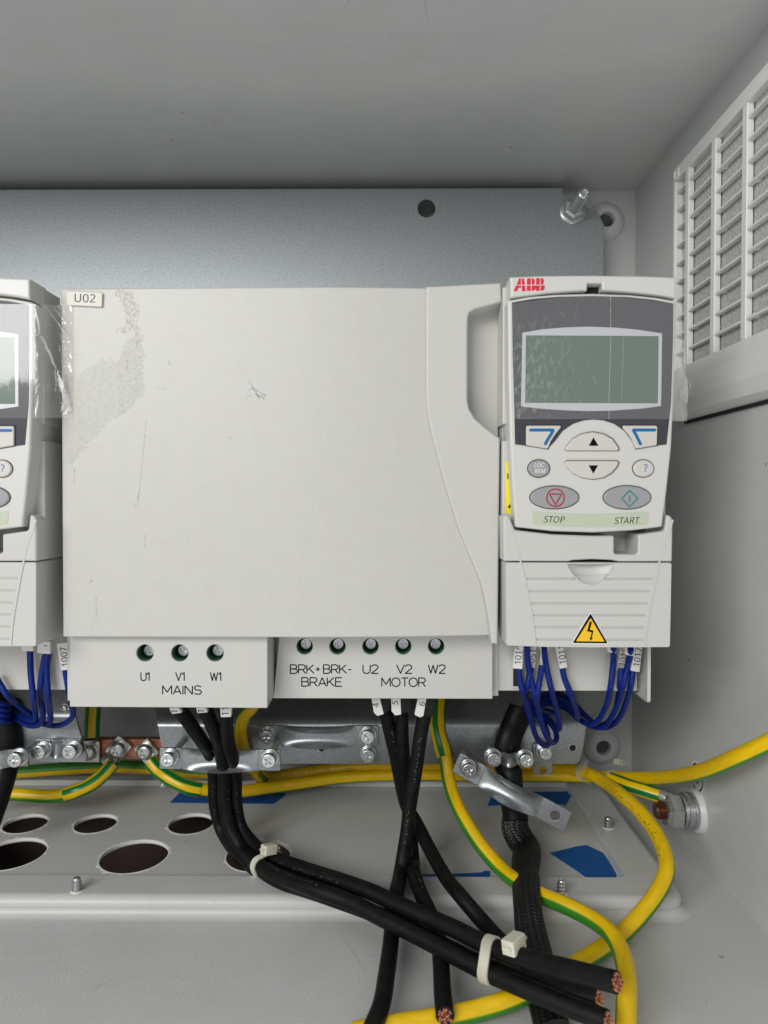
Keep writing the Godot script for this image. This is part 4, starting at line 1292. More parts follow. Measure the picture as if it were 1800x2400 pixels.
# ---------------------------------------------------------------- brackets, clamps and earth bar
func clamp_screw(t: Node3D, at: Vector3, r := 3.9, stem := 4.0, spin := 0.0, lift := 0.0) -> void:
	# a pan head screw with flat and spring washers; at is the face it is driven into
	at += Vector3(0, 0, lift)
	var a := Acc.new(); a.xf = Transform3D(Basis(Vector3(0, 0, 1), spin), at + Vector3(0, 0, 3.4))
	screw_head(a, r, 3.3, 0.6)
	var b := Acc.new(); b.xf = Transform3D(Basis(), at)
	var prof := [Vector2(1.6, -stem)]
	for i in int(stem / 0.8):
		prof.append(Vector2(1.75, -stem + 0.8 * i + 0.2)); prof.append(Vector2(1.45, -stem + 0.8 * i + 0.6))
	prof.append(Vector2(1.7, 3.4))
	a.xf = b.xf
	lathe(a, prof, 12)
	var s := put(a, "screw", M.bright_zinc, t)
	b = Acc.new(); b.xf = Transform3D(Basis(), at)
	lathe(b, [Vector2(1.8, 0), Vector2(r + 1.0, 0), Vector2(r + 1.05, 0.8), Vector2(r + 0.8, 1.1), Vector2(1.8, 1.1)], 28)
	put(b, "washer", M.bright_zinc, s)
	b = Acc.new(); b.xf = Transform3D(Basis(), at + Vector3(0, 0, 1.1))
	lathe(b, [Vector2(1.8, 0), Vector2(r - 0.1, 0.05), Vector2(r + 0.1, 0.9), Vector2(r, 1.9), Vector2(r - 0.6, 2.2), Vector2(1.8, 2.2)], 28)
	put(b, "spring_washer", M.bright_zinc, s)

# a sheet metal cable strap between two screw places; the bowed middle has its long edges curled outwards
func strap(a: Acc, p0: Vector3, p1: Vector3, half: float, over: float, bow: float, curl: float, hole0 := false, hole1 := false, pad := 5.5, lean := Vector3(0, 0, 1)) -> void:
	var x := (p1 - p0).normalized()
	var z := (lean - x * lean.dot(x)).normalized()
	var old := a.xf
	a.xf = old * Transform3D(Basis(x, z.cross(x), z), p0)
	var L := p0.distance_to(p1)
	var th := 1.3
	extrude(a, rounded(rect(-over, -half, pad, half), 1.0, 3), th, 0, 0.25, [circle(Vector2(), 2.4, 18)] if hole0 else [], 2, true)
	extrude(a, rounded(rect(L - pad, -half, L + over, half), 1.0, 3), th, 0, 0.25, [circle(Vector2(L, 0), 2.4, 18)] if hole1 else [], 2, true)
	var nu := 28; var nv := 12
	var f := func(i: int, j: int, off: float) -> Vector3:
		var u := float(i) / nu; var v := float(j) / nv * 2.0 - 1.0
		var b := pow(sin(PI * u), 1.3)
		return Vector3(lerpf(pad, L - pad, u), v * half * (1.0 + 0.06 * b), bow * b + curl * b * pow(absf(v), 3.0) + off)
	var nrm := func(i: int, j: int) -> Vector3:
		var du: Vector3 = f.call(mini(i + 1, nu), j, 0.0) - f.call(maxi(i - 1, 0), j, 0.0)
		var dv: Vector3 = f.call(i, mini(j + 1, nv), 0.0) - f.call(i, maxi(j - 1, 0), 0.0)
		return du.cross(dv).normalized()
	for i in nu:
		for j in nv:
			var c := [[i, j], [i + 1, j], [i + 1, j + 1], [i, j + 1]]
			var n := c.map(func(e): return nrm.call(e[0], e[1]))
			var q := c.map(func(e): return f.call(e[0], e[1], th))
			a.quad(q[0], q[1], q[2], q[3], n[0], n[1], n[2], n[3])
			q = c.map(func(e): return f.call(e[0], e[1], 0.0))
			a.quad(q[0], q[1], q[2], q[3], -n[0], -n[1], -n[2], -n[3])
		for j in [0, nv]:
			var s := Vector3(0, -1 if j == 0 else 1, 0)
			a.flat(f.call(i, j, 0.0), f.call(i + 1, j, 0.0), f.call(i + 1, j, th), f.call(i, j, th), s)
	a.xf = old

func bent_sheet(a: Acc, left: Array, right: Array, th := 1.5) -> void:
	# rows of points from top to bottom, joined left to right
	var n := left.size()
	var nn := []
	for i in n:
		var d: Vector3 = left[mini(i + 1, n - 1)] - left[maxi(i - 1, 0)]
		nn.append(Vector3(1, 0, 0).cross(-d).normalized())
	for i in n - 1:
		a.quad(left[i], right[i], right[i + 1], left[i + 1], nn[i], nn[i], nn[i + 1], nn[i + 1])
		var b := Vector3(0, 0, -th)
		a.quad(left[i] + b, right[i] + b, right[i + 1] + b, left[i + 1] + b, -nn[i], -nn[i], -nn[i + 1], -nn[i + 1])
		a.flat(left[i], left[i] + b, left[i + 1] + b, left[i + 1], Vector3(-1, 0, 0))
		a.flat(right[i], right[i] + b, right[i + 1] + b, right[i + 1], Vector3(1, 0, 0))
	var e := Vector3(0, 0, -th)
	a.flat(left[n - 1], right[n - 1], right[n - 1] + e, left[n - 1] + e, Vector3(0, -1, 0))

func brackets() -> void:
	# cable plate under the U02 drive
	var d := 395.0
	var t := thing("clamp_plate", "folded zinc cable clamp plate below the U02 drive's terminals", "bracket", Vector3(-10, 40, -395))
	var a := Acc.new()
	bent_sheet(a, [P(352, 1585, 424), P(364, 1664, 404), P(366, 1676, 400.5), P(367, 1686, 397.5), P(369, 1696, 395.6), P(371, 1706, d), P(380, 1755, d), P(386, 1785, d), P(388, 1790, d)], [P(1368, 1585, 424), P(1371, 1664, 404), P(1372, 1676, 400.5), P(1373, 1686, 397.5), P(1374, 1696, 395.6), P(1373, 1706, d), P(1366, 1755, d), P(1358, 1783, d), P(1352, 1790, d)])
	put(a, "sheet", M.galvanised_bracket, t)
	for h in [[1342, 1752.5, 2.0], [753, 1755, 1.6]]:
		a = Acc.new(); var p := P(h[0], h[1], d - 0.2); a.xf = Transform3D(Basis(), p)
		lathe(a, [Vector2(h[2] + 0.7, -0.2), Vector2(h[2] + 0.5, 0.4), Vector2(h[2], 0.45), Vector2(h[2] - 0.3, -0.0)], 18)
		var r := put(a, "threaded_hole", M.bright_zinc, t)
		a = Acc.new(); a.xf = Transform3D(Basis(), p)
		lathe(a, [Vector2(h[2] - 0.1, 0.1), Vector2(0, 0.1)], 16)
		put(a, "bore", M.dark_void, r)
	clamp_screw(t, P(863, 1764, 394.6), 3.9)
	# the same under the left drive
	var l := thing("clamp_plate", "zinc cable clamp plate below the taped-over drive at left edge", "bracket", Vector3(-230, 42, -385))
	a = Acc.new()
	d = 385.0
	bent_sheet(a, [P(-300, 1600, 398), P(-300, 1668, 389), P(-300, 1690, d), P(-300, 1778, d), P(-300, 1786, d)], [P(168, 1600, 398), P(173, 1668, 389), P(178, 1685, d), P(203, 1772, d), P(201, 1786, d)])
	put(a, "sheet", M.galvanised_bracket, l)
	a = Acc.new(); a.xf = Transform3D(Basis(), P(152, 1659, 390))
	lathe(a, [Vector2(2.6, -1), Vector2(2.5, 0.3), Vector2(1.9, 0.4)], 18)
	lathe(a, [Vector2(1.5, 0), Vector2(1.5, 1.2), Vector2(1.2, 1.5), Vector2(0, 1.5)], 18)
	put(a, "rivet", M.bright_zinc, l)

	# the five cable clamps and two small ones
	t = thing("cable_clamp", "empty zinc saddle clamp screwed on the plate under the brake terminals", "cable clamp", P(745, 1745, 394), "zinc cable clamps")
	a = Acc.new()
	strap(a, P(627, 1722, 393.6), P(862, 1722, 393.6), 5.6, 5.8, 0.8, 4.6, false, false, 6.5)
	put(a, "strap", M.galvanised_bracket, t)
	clamp_screw(t, P(628, 1720, 392.2), 3.9); clamp_screw(t, P(862, 1720, 392.2), 3.9, 4.0, 0.6)

	t = thing("cable_clamp", "zinc saddle clamp holding the three black mains cables", "cable clamp", P(518, 1800, 372), "zinc cable clamps")
	a = Acc.new()
	strap(a, P(400, 1776, 371.5), P(634, 1780, 371.5), 5.6, 5.6, -0.4, 4.6, false, false, 6.5)
	put(a, "strap", M.galvanised_bracket, t)
	clamp_screw(t, P(400, 1772, 370), 3.8, 24.0); clamp_screw(t, P(634, 1774, 370), 3.8, 24.0, 0.9)

	t = thing("cable_clamp", "small zinc clamp across the black control cable below the right drive", "cable clamp", P(1192, 1795, 384), "zinc cable clamps")
	a = Acc.new()
	strap(a, P(1155, 1775, 385), P(1229, 1777, 385), 3.6, 4.6, 2.4, 1.2, false, false, 4.6)
	put(a, "strap", M.galvanised_bracket, t)
	clamp_screw(t, P(1154, 1772, 383.4), 3.9, 11.0); clamp_screw(t, P(1229, 1774, 383.4), 3.9, 11.0, 0.5)

	t = thing("cable_clamp", "loose zinc strap hanging askew from one screw, its right hole empty", "cable clamp", P(1200, 1900, 372), "zinc cable clamps")
	a = Acc.new()
	strap(a, P(1097, 1800, 378), P(1301, 1910, 362), 5.6, 7.0, 1.6, 4.8, false, true, 8.5, Vector3(0.0, 0.02, 1))
	put(a, "strap", M.galvanised_bracket, t)
	clamp_screw(t, P(1095, 1792, 376), 3.7, 20.0, 0.3, 2.5)

	t = thing("bracket_tab", "small zinc tab with an empty hole beside the loose strap", "bracket", P(1272, 1815, 392))
	a = Acc.new()
	var o := outline(9, 392.5, [603, 800, 735, 800, 738, 1016, 607, 1010])
	var hh := Q(9, 671, 984, 392.5)
	extrude(a, rounded(o, 0.6, 3), -392.5, -393.9, 0.2, [circle(Vector2(hh.x, hh.y), 2.2, 18)], 2, true)
	put(a, "tab", M.galvanised_bracket, t)
	clamp_screw(t, P(1273, 1758, 392), 3.6)

	t = thing("cable_clamp", "empty small zinc clamp with two screws on the left clamp plate", "cable clamp", P(138, 1780, 384), "zinc cable clamps")
	a = Acc.new()
	strap(a, P(102, 1751, 383.8), P(173, 1751, 383.8), 4.4, 4.4, 2.2, 0.8, false, false, 4.4)
	put(a, "strap", M.galvanised_bracket, t)
	clamp_screw(t, P(102, 1755, 382.2), 3.9); clamp_screw(t, P(174, 1754, 382.2), 3.9, 4.0, 1.0)

	t = thing("cable_clamp", "zinc clamp across the black cable at the left edge", "cable clamp", P(0, 1790, 372), "zinc cable clamps")
	a = Acc.new()
	strap(a, P(-40, 1775, 372), P(48, 1775, 372), 4.6, 4.6, 2.2, 0.8, false, false, 4.6)
	put(a, "strap", M.galvanised_bracket, t)
	clamp_screw(t, P(48, 1772, 370.4), 3.9, 14.0); clamp_screw(t, P(-40, 1772, 370.4), 3.9, 14.0)

	# copper earth bar
	t = thing("earth_bar", "flat bare copper earth bar behind the cable lugs", "busbar", P(285, 1780, 428))
	a = Acc.new()
	var lo := P(150, 1780, 427); var hi := P(392, 1733, 427)
	box(a, Vector3(lo.x, lo.y, -432), Vector3(hi.x, hi.y, -427), 0.4)
	put(a, "bar", M.copper, t)

# ---------------------------------------------------------------- cables
var routes := {}

func cable(called: String, label: String, cat: String, group: String, p: PackedVector3Array, r: float, m: Material, roll := 0.0, cut := false, sides := 18) -> Node3D:
	var q := smooth3(p, 1.6)
	var low := q[0]
	for v in q:
		if v.y < low.y: low = v
	var t := thing(called, label, cat, low, group)
	var a := Acc.new()
	routes[t] = [q, tube(a, q, r, sides, roll, true, true), r]
	put(a, "sheath", m, t)
	if cut: strands(t, q, r)
	return t

func strands(t: Node3D, q: PackedVector3Array, r: float) -> void:
	var e := q[q.size() - 1]
	var ax := (e - q[q.size() - 3]).normalized()
	var a := Acc.new(); a.xf = aim(e, ax)
	var rr := RandomNumberGenerator.new(); rr.seed = 3
	var s := r * 0.125
	for i in range(-4, 5):
		for j in range(-4, 5):
			var c := Vector2((i + 0.5 * (j % 2)) * s * 2.1, j * s * 1.85)
			if c.length() > r * 0.76: continue
			var h := rr.randf_range(-0.4, 1.5) + (r - c.length()) * 0.12
			extrude(a, circle(c + Vector2(rr.randf_range(-0.12, 0.12), rr.randf_range(-0.12, 0.12)), s * rr.randf_range(0.85, 1.1), 7), h, -0.8, s * 0.5, [], 2)
	put(a, "conductor", M.strand_copper, t)

func sleeve(t: Node3D, called: String, p: PackedVector3Array, r, m: Material, roll := 0.0, sides := 20, fx := 1.0, fy := 1.0) -> Node3D:
	var a := Acc.new()
	tube(a, smooth3(p, 1.4), r, sides, roll, true, true, fx, fy)
	return put(a, called, m, t)

# the side of a sheath that is turned to the open door
func facing(fr: Array, s: float) -> float:
	for f in fr:
		if f[3] >= s:
			var d: Vector3 = (Vector3(0, EYE, 0) - f[0]).normalized()
			return atan2(f[1].dot(d), f[2].dot(d))
	return 0.0

# lettering laid on a round sheath: at arc length s, angle phi from the frame's up
func print_on(t: Node3D, words: String, s: float, phi: float, cap: float, m: Material, flip := false, bold := false) -> void:
	var rt = routes[t]
	var fr: Array = rt[1]; var r: float = rt[2] + 0.03
	phi += facing(fr, s)
	var b := Acc.new()
	text(b, words, Vector3(), cap, bold, 0.0, 0.0, 1.0, 0.0)
	var a := Acc.new()
	for i in range(0, b.v.size(), 3):
		if b.n[i].z < 0.5: continue
		var o := []
		for j in 3:
			var v := b.v[i + j]
			var l: float = s + (-v.x if flip else v.x)
			var k := 0
			while k < fr.size() - 2 and fr[k + 1][3] < l: k += 1
			var f0 = fr[k]; var f1 = fr[k + 1]
			var w: float = clampf((l - f0[3]) / maxf(f1[3] - f0[3], 0.001), 0, 1)
			var ang: float = phi + (-v.y if flip else v.y) / r
			var up: Vector3 = f0[2].lerp(f1[2], w).normalized(); var ac: Vector3 = f0[1].lerp(f1[1], w).normalized()
			var n := up * cos(ang) + ac * sin(ang)
			o.append([f0[0].lerp(f1[0], w) + n * r, n])
		a.tri(o[0][0], o[1][0], o[2][0], o[0][1], o[1][1], o[2][1])
	if a.v.size(): put(a, "lettering", m, t)

# worn, unreadable print: little dashes along a sheath
func worn_print(t: Node3D, s0: float, s1: float, phi: float, m: Material, pitch := 1.5, seed_ := 1, size := 0.5) -> void:
	var rt = routes[t]
	var fr: Array = rt[1]; var r: float = rt[2] + 0.025
	phi += facing(fr, (s0 + s1) / 2.0)
	var rr := RandomNumberGenerator.new(); rr.seed = seed_
	var a := Acc.new()
	for k in fr.size() - 1:
		var f = fr[k]
		if f[3] < s0 or f[3] > s1: continue
		for c in int(ceil((fr[k + 1][3] - f[3]) / pitch * 2.0)):
			if rr.randf() < 0.42: continue
			var w := rr.randf_range(0.15, 0.7) * size; var h := rr.randf_range(0.2, 1.4) * size
			var ph := phi + rr.randf_range(-0.9, 0.9) * size / r
			var o: Vector3 = f[0] + f[4] * rr.randf_range(0, pitch * 0.8)
			var n0: Vector3 = f[2] * cos(ph) + f[1] * sin(ph); var n1: Vector3 = f[2] * cos(ph + h / r) + f[1] * sin(ph + h / r)
			a.quad(o + n0 * r, o + n0 * r + f[4] * w, o + n1 * r + f[4] * w, o + n1 * r, n0, n0, n1, n1)
	if a.v.size():
		var o := put(a, "worn_print", m, t)
		o.set_meta("kind", "stuff")

func lug(t: Node3D, at: Vector3, dir: Vector2, w: float, back := 6.0, front := 7.0, barrel := 8.0, bolt := true) -> void:
	var x := Vector3(dir.x, dir.y, 0).normalized(); var z := Vector3(0, 0, 1)
	var a := Acc.new(); a.xf = Transform3D(Basis(x, z.cross(x), z), at)
	extrude(a, rounded(rect(-back, -w / 2, front, w / 2), 0.8, 3), 1.9, 0, 0.3, [], 2, true)
	var keep := a.xf
	a.xf = aim(at + x * (front - 1.0) + Vector3(0, 0, 2.4), x)
	lathe(a, [Vector2(0, 0), Vector2(w * 0.36, 0.4), Vector2(w * 0.40, 2.0), Vector2(w * 0.40, barrel)], 20)
	put(a, "cable_lug", M.tinned_copper, t)
	if not bolt: return
	a = Acc.new(); a.xf = Transform3D(Basis(Vector3(0, 0, 1), 0.55), at + Vector3(0, 0, 3.1))
	screw_head(a, 4.9, 3.4, 2.3, false)
	var s := put(a, "lug_screw", M.bright_zinc, t)
	a = Acc.new(); a.xf = Transform3D(Basis(), at + Vector3(0, 0, 1.9))
	lathe(a, [Vector2(1, 0), Vector2(5.4, 0), Vector2(5.4, 0.9), Vector2(4.9, 1.25), Vector2(1, 1.25)], 28)
	put(a, "washer", M.bright_zinc, s)

func marker(t: Node3D, k: int, d: float, quad: Array, words: String, tx: float, ty: float, cap: float, turn: float, holder := []) -> void:
	var a := Acc.new()
	if holder:
		extrude(a, rounded(outline(k, d + 0.6, holder), 0.3, 2), -d - 0.6, -d - 2.6, 0.3, [], 2, true)
		put(a, "tag_holder", M.black_shrink, t)
		a = Acc.new()
	extrude(a, rounded(outline(k, d, quad), 0.4, 3), -d, -d - 2.4, 0.35, [], 3, true)
	var o := put(a, "marker_tag", M.tag_plastic, t)
	if words:
		a = Acc.new()
		var p := Q(k, tx, ty, d - 0.03)
		text(a, words, Vector3(p.x, p.y, -d - 0.02), cap, false, 0.0, turn)
		put(a, "lettering", M.black_print, o)

func shrink_on(t: Node3D, r: float, roll := 0.0, s0 := 0.0, s1 := 1e9, called := "heat_shrink") -> void:
	# a tight sleeve over part of a cable's length
	var fr: Array = routes[t][1]
	var p := PackedVector3Array()
	for f in fr:
		if f[3] >= s0 and f[3] <= s1: p.append(f[0])
	var a := Acc.new()
	var wob := func(u: float) -> float: return r * (1.0 + 0.03 * sin(u * 17.0) + 0.02 * sin(u * 41.0))
	tube(a, p, wob, 24, roll)
	put(a, called, M.earth_shrink, t)

func length_at(t: Node3D, k: int, x: float, y: float) -> float:
	# how far along its route a cable passes nearest to a place in the picture
	var l = looks[k]
	var want := Vector2(l[0] + x * l[2], l[1] + y * l[2])
	var best := 0.0; var far := 1e9
	var inv := eye_basis.inverse()
	for f in routes[t][1]:
		var c: Vector3 = inv * (f[0] - Vector3(0, EYE, 0))
		var s := Vector2(900.0 + FOCAL * c.x / -c.z, 1200.0 - FOCAL * c.y / -c.z)
		if s.distance_to(want) < far:
			far = s.distance_to(want); best = f[3]
	return best

func frame_at(t: Node3D, s: float) -> Array:
	var fr: Array = routes[t][1]
	for f in fr:
		if f[3] >= s: return f
	return fr[fr.size() - 1]

func cable_tie(label: String, group: String, members: Array, k: int, x: float, y: float, head: Vector3, head_size: Vector3, band := 4.0, m: Material = null, tilt := 0.0) -> void:
	var mm: Material = m if m else M.nylon_tie
	var fr := members.map(func(c): return frame_at(c, length_at(c, k, x, y)))
	var ax := Vector3(); var mid := Vector3()
	for f in fr:
		ax += f[4] * (1.0 if f[4].dot(fr[0][4]) > 0 else -1.0); mid += f[0] / fr.size()
	ax = ax.normalized()
	ax = ax.rotated(Vector3(0, 0, 1), tilt)
	var u := ax.cross(Vector3(0, 0, 1)).normalized(); var w := u.cross(ax).normalized()
	var loop := PackedVector3Array()
	for i in 73:
		var ang := TAU * i / 72
		var dir := u * cos(ang) + w * sin(ang)
		var best := -1e9; var at := Vector3()
		for j in fr.size():
			var c: Vector3 = fr[j][0]
			c -= ax * (c - mid).dot(ax)
			var r: float = routes[members[j]][2] + 0.75
			if (c - mid).dot(dir) + r > best:
				best = (c - mid).dot(dir) + r
				at = c + dir * r
		loop.append(at)
	var t := thing("cable_tie", label, "cable tie", mid, group)
	var a := Acc.new()
	var n := loop.size() - 1
	for i in n:
		var p0 := loop[i]; var p1 := loop[(i + 1) % n]
		var d0 := ((p0 - mid) - ax * (p0 - mid).dot(ax)).normalized(); var d1 := ((p1 - mid) - ax * (p1 - mid).dot(ax)).normalized()
		var h := ax * band / 2
		a.quad(p0 - h, p1 - h, p1 + h, p0 + h, d0, d1, d1, d0)
		a.quad(p0 - h, p1 - h, p1 - h - d1 * 0.9, p0 - h - d0 * 0.9, -ax, -ax, -ax, -ax)
		a.quad(p0 + h, p1 + h, p1 + h - d1 * 0.9, p0 + h - d0 * 0.9, ax, ax, ax, ax)
	put(a, "band", mm, t)
	a = Acc.new()
	var hx := (head - mid); hx = (hx - ax * hx.dot(ax)).normalized()
	a.xf = Transform3D(Basis(ax, hx.cross(ax), hx), head)
	extrude(a, rrect(-head_size.x / 2, -head_size.y / 2, head_size.x / 2, head_size.y / 2, 0.9), head_size.z / 2, -head_size.z / 2, 0.6, [], 3, true)
	put(a, "head", mm, t)
	a = Acc.new()
	a.xf = Transform3D(Basis(ax, hx.cross(ax), hx), head)
	box(a, Vector3(-band * 0.42, -head_size.y / 2 - 0.8, -0.6), Vector3(band * 0.42, head_size.y / 2 + 1.8, 0.6), 0.2)
	put(a, "tail", mm, t)

func cat_paths(lists: Array) -> PackedVector3Array:
	var p := PackedVector3Array()
	for l in lists: p.append_array(path(l[0], l[1]))
	return p

func earth_cables() -> void:
	var g := "yellow and green earth cables"
	var m: Material = M.earth_sheath
	var t := cable("earth_cable", "yellow and green earth cable looping round on the cabinet floor at right", "cable", g, cat_paths([
		[4, [350, 90, 384, 300, 190, 384, 235, 262, 384, 208, 370, 385, 228, 500, 388, 285, 610, 400, 345, 700, 428, 420, 738, 446, 600, 712, 450, 1030, 660, 450, 1400, 645, 450]],
		[5, [300, 672, 450, 700, 672, 449, 1000, 676, 446, 1140, 690, 440, 1310, 722, 424, 1440, 790, 404]],
		[13, [715, 455, 382, 820, 550, 366, 925, 685, 350, 990, 830, 335, 1000, 950, 325, 950, 1070, 318, 840, 1220, 310, 720, 1345, 303, 580, 1450, 293, 400, 1560, 280]],
		[6, [1200, 795, 270, 960, 925, 261, 760, 990, 258, 600, 1025, 256, 300, 1075, 252, 60, 1120, 250]]]), 3.7, m, 1.65)
	var s0 := length_at(t, 4, 320, 690); var s1 := length_at(t, 4, 390, 735)
	shrink_on(t, 4.25, 0.2, s0 - 6, s1)
	worn_print(t, length_at(t, 4, 480, 725), length_at(t, 4, 940, 670), -0.2, M.brown_print, 2.2, 4, 0.9)
	var loop := t
	print_on(t, "1X16", length_at(t, 4, 1076, 657), -0.35, 2.1, M.brown_print)
	worn_print(t, length_at(t, 5, 1330, 730), length_at(t, 13, 985, 860), -0.35, M.brown_print, 1.8, 6, 1.2)
	t = cable("earth_cable", "yellow and green earth cable from the copper bar to the right wall", "cable", g, cat_paths([
		[14, [1170, 940, 421, 1230, 1010, 419, 1300, 1062, 416, 1390, 1115, 414, 1480, 1148, 414, 1580, 1165, 416]],
		[4, [200, 846, 426, 420, 818, 434, 700, 778, 440, 1000, 738, 444, 1400, 718, 447]],
		[5, [300, 735, 447, 700, 742, 446, 1000, 742, 442, 1240, 745, 434]],
		[13, [640, 338, 420, 850, 342, 396, 1050, 332, 366, 1250, 292, 336, 1450, 210, 312, 1660, 112, 297, 1900, -10, 284]]]), 3.7, m, 1.65)
	shrink_on(t, 4.3, 0.15, 0, length_at(t, 14, 1565, 1160))
	lug(t, P(344, 1757, 426), Vector2(0.62, -0.78), 11.0, 5.5, 6.5, 5.0)
	cable_tie("milky nylon tie round the two yellow cables near the right grommet", "cable ties on the yellow earth cables", [loop, t], 13, 468, 320, Q(13, 462, 258, 424), Vector3(3.6, 4.6, 3.2), 3.0, M.milky_tie)
	cable_tie("milky nylon tie with lumpy head round the straight yellow cable", "cable ties on the yellow earth cables", [t], 13, 655, 338, Q(13, 690, 238, 420), Vector3(3.8, 5.0, 3.6), 3.0, M.milky_tie)
	t = cable("earth_cable", "yellow and green earth cable running along the back wall at left", "cable", g, path(3, [-200, 455, 452, 110, 440, 452, 400, 420, 452, 700, 405, 452, 1000, 415, 452, 1250, 440, 452, 1560, 455, 453]), 3.9, m, -2.2)
	t = cable("earth_cable", "yellow and green earth cable from the copper bar's middle lug to left", "cable", g, path(14, [880, 960, 421, 820, 1030, 418, 760, 1085, 415, 680, 1138, 412, 600, 1172, 410, 510, 1200, 410, 400, 1215, 410, 200, 1205, 410, 60, 1200, 410, -200, 1215, 410]), 3.7, m, -1.9)
	shrink_on(t, 4.2, 0.5, 0, length_at(t, 14, 510, 1200))
	lug(t, P(281, 1752, 426), Vector2(-0.66, -0.75), 11.0, 6.0, 7.0, 5.0)
	t = thing("earth_cable", "short striped earth lead dropping onto the copper bar's left end", "cable", P(212, 1750, 427), g)
	sleeve(t, "heat_shrink", path(14, [735, 340, 428, 722, 540, 427, 715, 640, 426, 712, 752, 425]), 4.6, M.earth_shrink, 0.3, 24, 1.1, 0.8)
	lug(t, P(212, 1758, 426), Vector2(0, 1), 12.5, 7.0, 6.0, 3.0)
	t = cable("earth_cable", "yellow and green earth cable hanging beside the number six motor cable", "cable", g, cat_paths([
		[5, [352, 230, 408, 348, 330, 402, 350, 440, 396, 378, 560, 391, 400, 640, 387, 418, 760, 382, 455, 890, 374, 532, 1045, 362, 642, 1212, 351, 765, 1350, 340, 862, 1428, 329]],
		[13, [180, 1098, 319, 330, 1160, 310, 500, 1245, 301, 625, 1335, 291, 695, 1440, 281, 735, 1570, 269, 745, 1700, 259, 740, 1850, 250, 735, 2020, 243]]]), 3.7, m, 1.5)
	shrink_on(t, 4.6, 0.35, 0, length_at(t, 5, 398, 630))
	t = thing("earth_cable", "short striped earth lead bolted to the copper stud on the right wall", "cable", Q(13, 990, 470, 384), g)
	sleeve(t, "heat_shrink", path(13, [640, 350, 408, 760, 395, 396, 860, 425, 390, 955, 455, 386]), 4.0, M.earth_shrink, 0.9)
	sleeve(t, "crimp", path(13, [940, 449, 386, 985, 466, 385.5, 1030, 480, 385]), 3.3, M.tinned_copper)
	var a := Acc.new()
	var sp := stud_place()
	a.xf = aim(Vector3(158, sp.y, sp.z), Vector3(-1, 0, 0))
	extrude(a, circle(Vector2(), 8.2, 28), 1.0, -1.0, 0.2, [], 2, true)
	put(a, "cable_lug", M.tinned_copper, t)

func stud_place() -> Vector3:
	var d := 383.0
	var p := P(1639, 1900, d)
	return Vector3(WALL_X, p.y, p.z)

func wall_stud() -> void:
	var p := stud_place()
	var t := thing("earth_stud", "copper earth stud with hex nut and white washer on the right wall", "stud", p)
	var a := Acc.new(); a.xf = aim(p + Vector3(0.3, 0, 0), Vector3(-1, 0, 0))
	lathe(a, [Vector2(12, 0), Vector2(11.6, 2.2), Vector2(10.8, 3.2), Vector2(4, 3.2)], 36)
	put(a, "spacer", M.white_nylon, t)
	var h := 3.4
	for w in [[9.8, 1.5], [9.2, 1.6], [9.6, 1.4], [8.4, 1.8]]:
		a = Acc.new(); a.xf = aim(p - Vector3(h, 0, 0), Vector3(-1, 0, 0))
		lathe(a, [Vector2(4, 0), Vector2(w[0], 0), Vector2(w[0], w[1] - 0.3), Vector2(w[0] - 0.4, w[1]), Vector2(4, w[1])], 32)
		put(a, "washer", M.bright_zinc, t)
		h += w[1] + 0.02
	a = Acc.new(); a.xf = aim(p - Vector3(h + 0.6, 0, 0), Vector3(-1, 0, 0), 0.35)
	lathe(a, [Vector2(9.2, 0), Vector2(9.3, 0.3), Vector2(9.3, 7.3), Vector2(8.3, 8.3), Vector2(5.2, 8.3), Vector2(4.6, 7.4)], 6, true)
	put(a, "nut", M.bright_zinc, t)
	a = Acc.new(); a.xf = aim(p, Vector3(-1, 0, 0))
	var prof := [Vector2(4.4, 0)]
	for i in 23:
		prof.append(Vector2(4.6, i + 0.3)); prof.append(Vector2(4.05, i + 0.75))
	prof.append_array([Vector2(3.6, 23.6), Vector2(0, 23.8)])
	lathe(a, prof, 24)
	put(a, "threaded_rod", M.copper_dark, t)
	# round earth symbol on the wall
	var s := thing("earth_sticker", "round white earth symbol sticker on the right wall behind cable", "sticker", P(1637, 1850, 384))
	a = Acc.new()
	var c := Vector3(WALL_X - 0.05, P(1637, 1822, 384).y, -384.0)
	a.xf = Transform3D(Basis(Vector3(0, 0, 1), Vector3(0, 1, 0), Vector3(-1, 0, 0)), c)
	extrude(a, circle(Vector2(), 9.2, 40), 0.1, 0.0)
	put(a, "disc", M.tag_plastic, s)
	var x := a.xf
	a = Acc.new(); a.xf = x
	ribbon(a, circle(Vector2(), 7.0, 40) + PackedVector2Array([Vector2(7.0, 0)]), 0.45, 0.16, 0.0)
	ribbon(a, PackedVector2Array([Vector2(0, 4.6), Vector2(0, 0)]), 0.4, 0.17, 0.0)
	for i in 3: ribbon(a, PackedVector2Array([Vector2(-4.0 + 1.3 * i, -1.5 * i), Vector2(4.0 - 1.3 * i, -1.5 * i)]), 0.4, 0.17, 0.0)
	put(a, "symbol", M.black_print, s)

